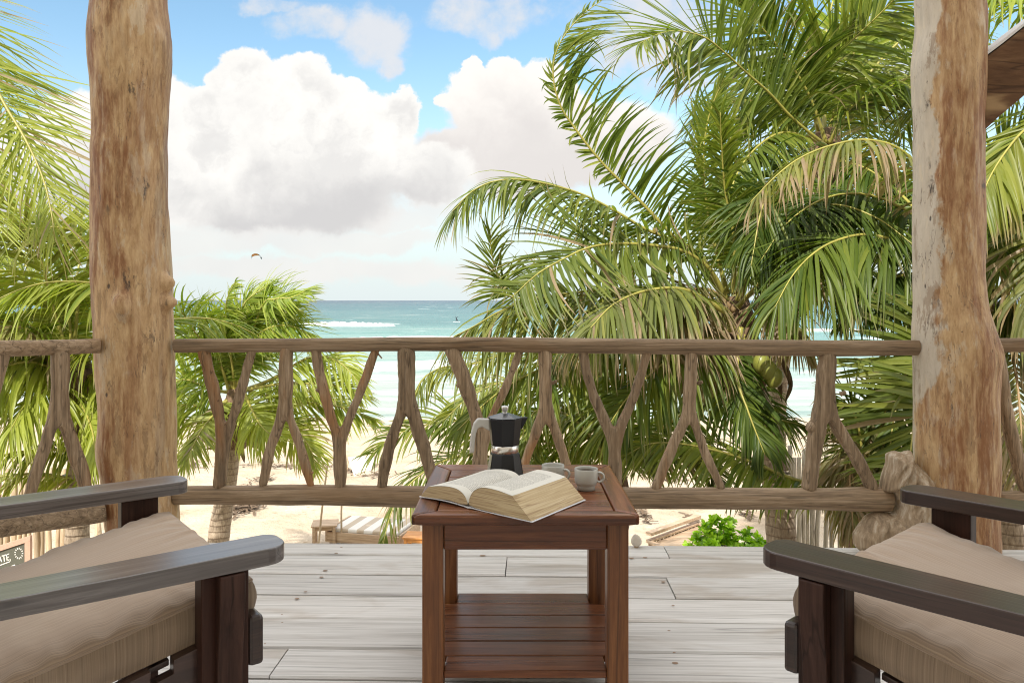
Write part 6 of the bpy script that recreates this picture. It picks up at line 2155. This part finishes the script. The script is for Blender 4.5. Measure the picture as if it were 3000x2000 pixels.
# ------------------------------------------------------------------ bright green bush and small weeds
def bush(name, c, sx, sy, sz, n, leaf, seed, label, cat='bush', cluster=9, stemmat='stalk_dry'):
    rng = np.random.default_rng(seed)
    r = empty(name, c)
    tag(r, label, cat)
    V, Q, A = [], [], []
    SVv, SQq = [], []
    for k in range(n):
        # rosettes near the surface of a lumpy mound
        th = rng.uniform(0, 2 * math.pi); q = math.sqrt(rng.random())
        x, y = q * math.cos(th), q * math.sin(th)
        hgt = (1 - q ** 2.2) * (0.75 + 0.35 * mnoise.noise(Vector((x * 2.2 + seed, y * 2.2, 0)))) + 0.08
        z = hgt * (1 - 0.55 * rng.random() ** 2)
        p = np.array((x * sx, y * sy, z * sz))
        outw = unit(np.array((x * 0.8, y * 0.8 - 0.2, 0.9)) + rng.normal(0, 0.25, 3))
        tint = np.clip(rng.normal(0.5, 0.25), 0, 1)
        ba = unit(np.cross(outw, np.array((0.2, 1, 0.1)))); bb = np.cross(outw, ba)
        for j in range(cluster):
            a = 2 * math.pi * j / cluster + rng.uniform(-0.3, 0.3)
            el = rng.uniform(0.15, 1.1)
            d = unit((ba * math.cos(a) + bb * math.sin(a)) * math.cos(el) + outw * math.sin(el))
            w = unit(np.cross(d, outw)); nn = np.cross(w, d)
            l = leaf * rng.uniform(0.7, 1.2); hw = l * 0.27
            n0 = len(V)
            for (f, g_, h_) in ((0.0, 0.12, 0), (0.35, 0.75, 0.05), (0.72, 1.0, 0.04), (1.0, 0.35, -0.05)):
                V.append(p + d * l * f - w * hw * g_ + nn * l * h_)
                V.append(p + d * l * f + w * hw * g_ + nn * l * h_)
            Q += [(n0, n0 + 1, n0 + 3, n0 + 2), (n0 + 2, n0 + 3, n0 + 5, n0 + 4), (n0 + 4, n0 + 5, n0 + 7, n0 + 6)]
            A += [(tint + rng.uniform(-.12, .12), 1.0 if rng.random() < 0.012 else 0.0, 0)] * 8
        if k % 6 == 0:
            st, sq = tube_vf(np.linspace((x * sx * 0.3, y * sy * 0.3, 0.0), p, 4), 0.008, 5)
            o0 = len(SVv)
            SVv += list(st); SQq += [tuple(i + o0 for i in q_) for q_ in sq]
    A = np.clip(np.array(A, dtype=np.float32), 0, 1)
    quads_mesh('foliage', np.array(V), np.array(Q), M['leaf_bush'], r, attr={'leaf': A}, local=True, smooth=False)
    mesh('stems', SVv, SQq, M[stemmat], r, local=True)
    return r


bush('leafy_bush', on_sand(2130, 11.6), 0.98, 0.80, 1.02, 820, 0.10, 6, 'bright green leafy bush on the sand left of the ringed palm trunk')
bush('weed', on_sand(972, 13.0), 0.12, 0.12, 0.22, 26, 0.07, 8, 'small green weed at the near corner of the daybed', 'plant', 6)

# ------------------------------------------------------------------ kite and kitesurfer
YK = 170.0
kc = P(750, 752, YK)
kt_ = empty('surf_kite', kc)
tag(kt_, 'orange and black arched surf kite flying above the small palm', 'kite')
n = 18
for nm, a0, a1, mt in (('canopy_panel', -15, 62, 'kite_black'), ('canopy_panel', 62, 150, 'kite_orange'), ('canopy_panel', 150, 190, 'kite_white'), ('canopy_panel', 190, 205, 'kite_black')):
    V = []
    for k in range(n):
        a = R(a0 + (a1 - a0) * k / (n - 1))
        ch = 0.55 * (1 - 0.6 * abs((a0 + (a1 - a0) * k / (n - 1)) - 95) / 110) + 0.12
        V += [(1.05 * math.cos(a), -ch / 2, 0.78 * math.sin(a) - 0.1), (1.12 * math.cos(a) + 0.2 * ch, ch / 2, 0.85 * math.sin(a) - 0.1 - 0.75 * ch)]
    mesh(nm, V, [(2 * k, 2 * k + 2, 2 * k + 3, 2 * k + 1) for k in range(n - 1)], M[mt], kt_, local=True)
YP = 165.0
kp = np.array(((1338 - 1500) / F * YP, YP, SEA))
bd = empty('surf_board', kp)
tag(bd, 'small board skimming the sea under the distant kitesurfer', 'board')
V, Q = box_vf(-0.75, 0.75, -0.2, 0.2, 0.14, 0.20)
bevel(mesh('deck', V, Q, M['kite_white'], bd, local=True), 0.02)
V, Q = box_vf(-0.5, -0.46, -0.1, 0.1, 0.02, 0.138)
mesh('fin', V, Q, M['kite_black'], bd, local=True)


def person(loc):
    """distant surfer: crouched, leaning back, arms reaching up to the bar; one skinned body"""
    bm = bmesh.new()
    lay = bm.verts.layers.skin.verify()
    J = {'pelvis': ((0, 0, 0.82), .15), 'waist': ((-0.06, 0, 0.98), .14), 'chest': ((-0.16, 0, 1.22), .18), 'neck': ((-0.22, 0, 1.42), .07), 'head': ((-0.22, 0, 1.58), .115), 'crown': ((-0.22, 0, 1.68), .08),
         'kneeL': ((0.26, -0.05, 0.62), .085), 'ankL': ((0.34, 0, 0.27), .05), 'toeL': ((0.46, 0, 0.22), .045), 'kneeR': ((-0.14, -0.05, 0.52), .085), 'ankR': ((-0.30, 0, 0.27), .05), 'toeR': ((-0.20, -0.08, 0.22), .045),
         'shL': ((-0.05, -0.16, 1.34), .075), 'elL': ((0.18, -0.2, 1.42), .055), 'haL': ((0.40, -0.16, 1.60), .045), 'shR': ((-0.10, 0.17, 1.34), .075), 'elR': ((0.16, 0.2, 1.40), .055), 'haR': ((0.40, 0.14, 1.60), .045)}
    Ed = [('pelvis', 'waist'), ('waist', 'chest'), ('chest', 'neck'), ('neck', 'head'), ('head', 'crown'), ('pelvis', 'kneeL'), ('kneeL', 'ankL'), ('ankL', 'toeL'), ('pelvis', 'kneeR'), ('kneeR', 'ankR'), ('ankR', 'toeR'),
          ('chest', 'shL'), ('shL', 'elL'), ('elL', 'haL'), ('chest', 'shR'), ('shR', 'elR'), ('elR', 'haR')]
    vs = {}
    for k, (p, r) in J.items():
        v = bm.verts.new(p); v[lay].radius = (r, r); vs[k] = v
        if k == 'pelvis': v[lay].use_root = True
    for a, b_ in Ed:
        bm.edges.new((vs[a], vs[b_]))
    me = bpy.data.meshes.new('person'); bm.to_mesh(me); bm.free()
    o = bpy.data.objects.new('person', me); COL.objects.link(o)
    o.modifiers.new('skin', 'SKIN').use_smooth_shade = True
    sb = o.modifiers.new('sub', 'SUBSURF'); sb.levels = 1; sb.render_levels = 1
    me.materials.append(M['wetsuit'])
    o.location = loc
    return o


pr = person(kp)
pr.scale = (0.8, 0.8, 0.8)
pr.location = (kp[0], kp[1], kp[2] + 0.04)
tag(pr, 'kitesurfer in dark clothes far out on the sea, leaning back on a board', 'person')
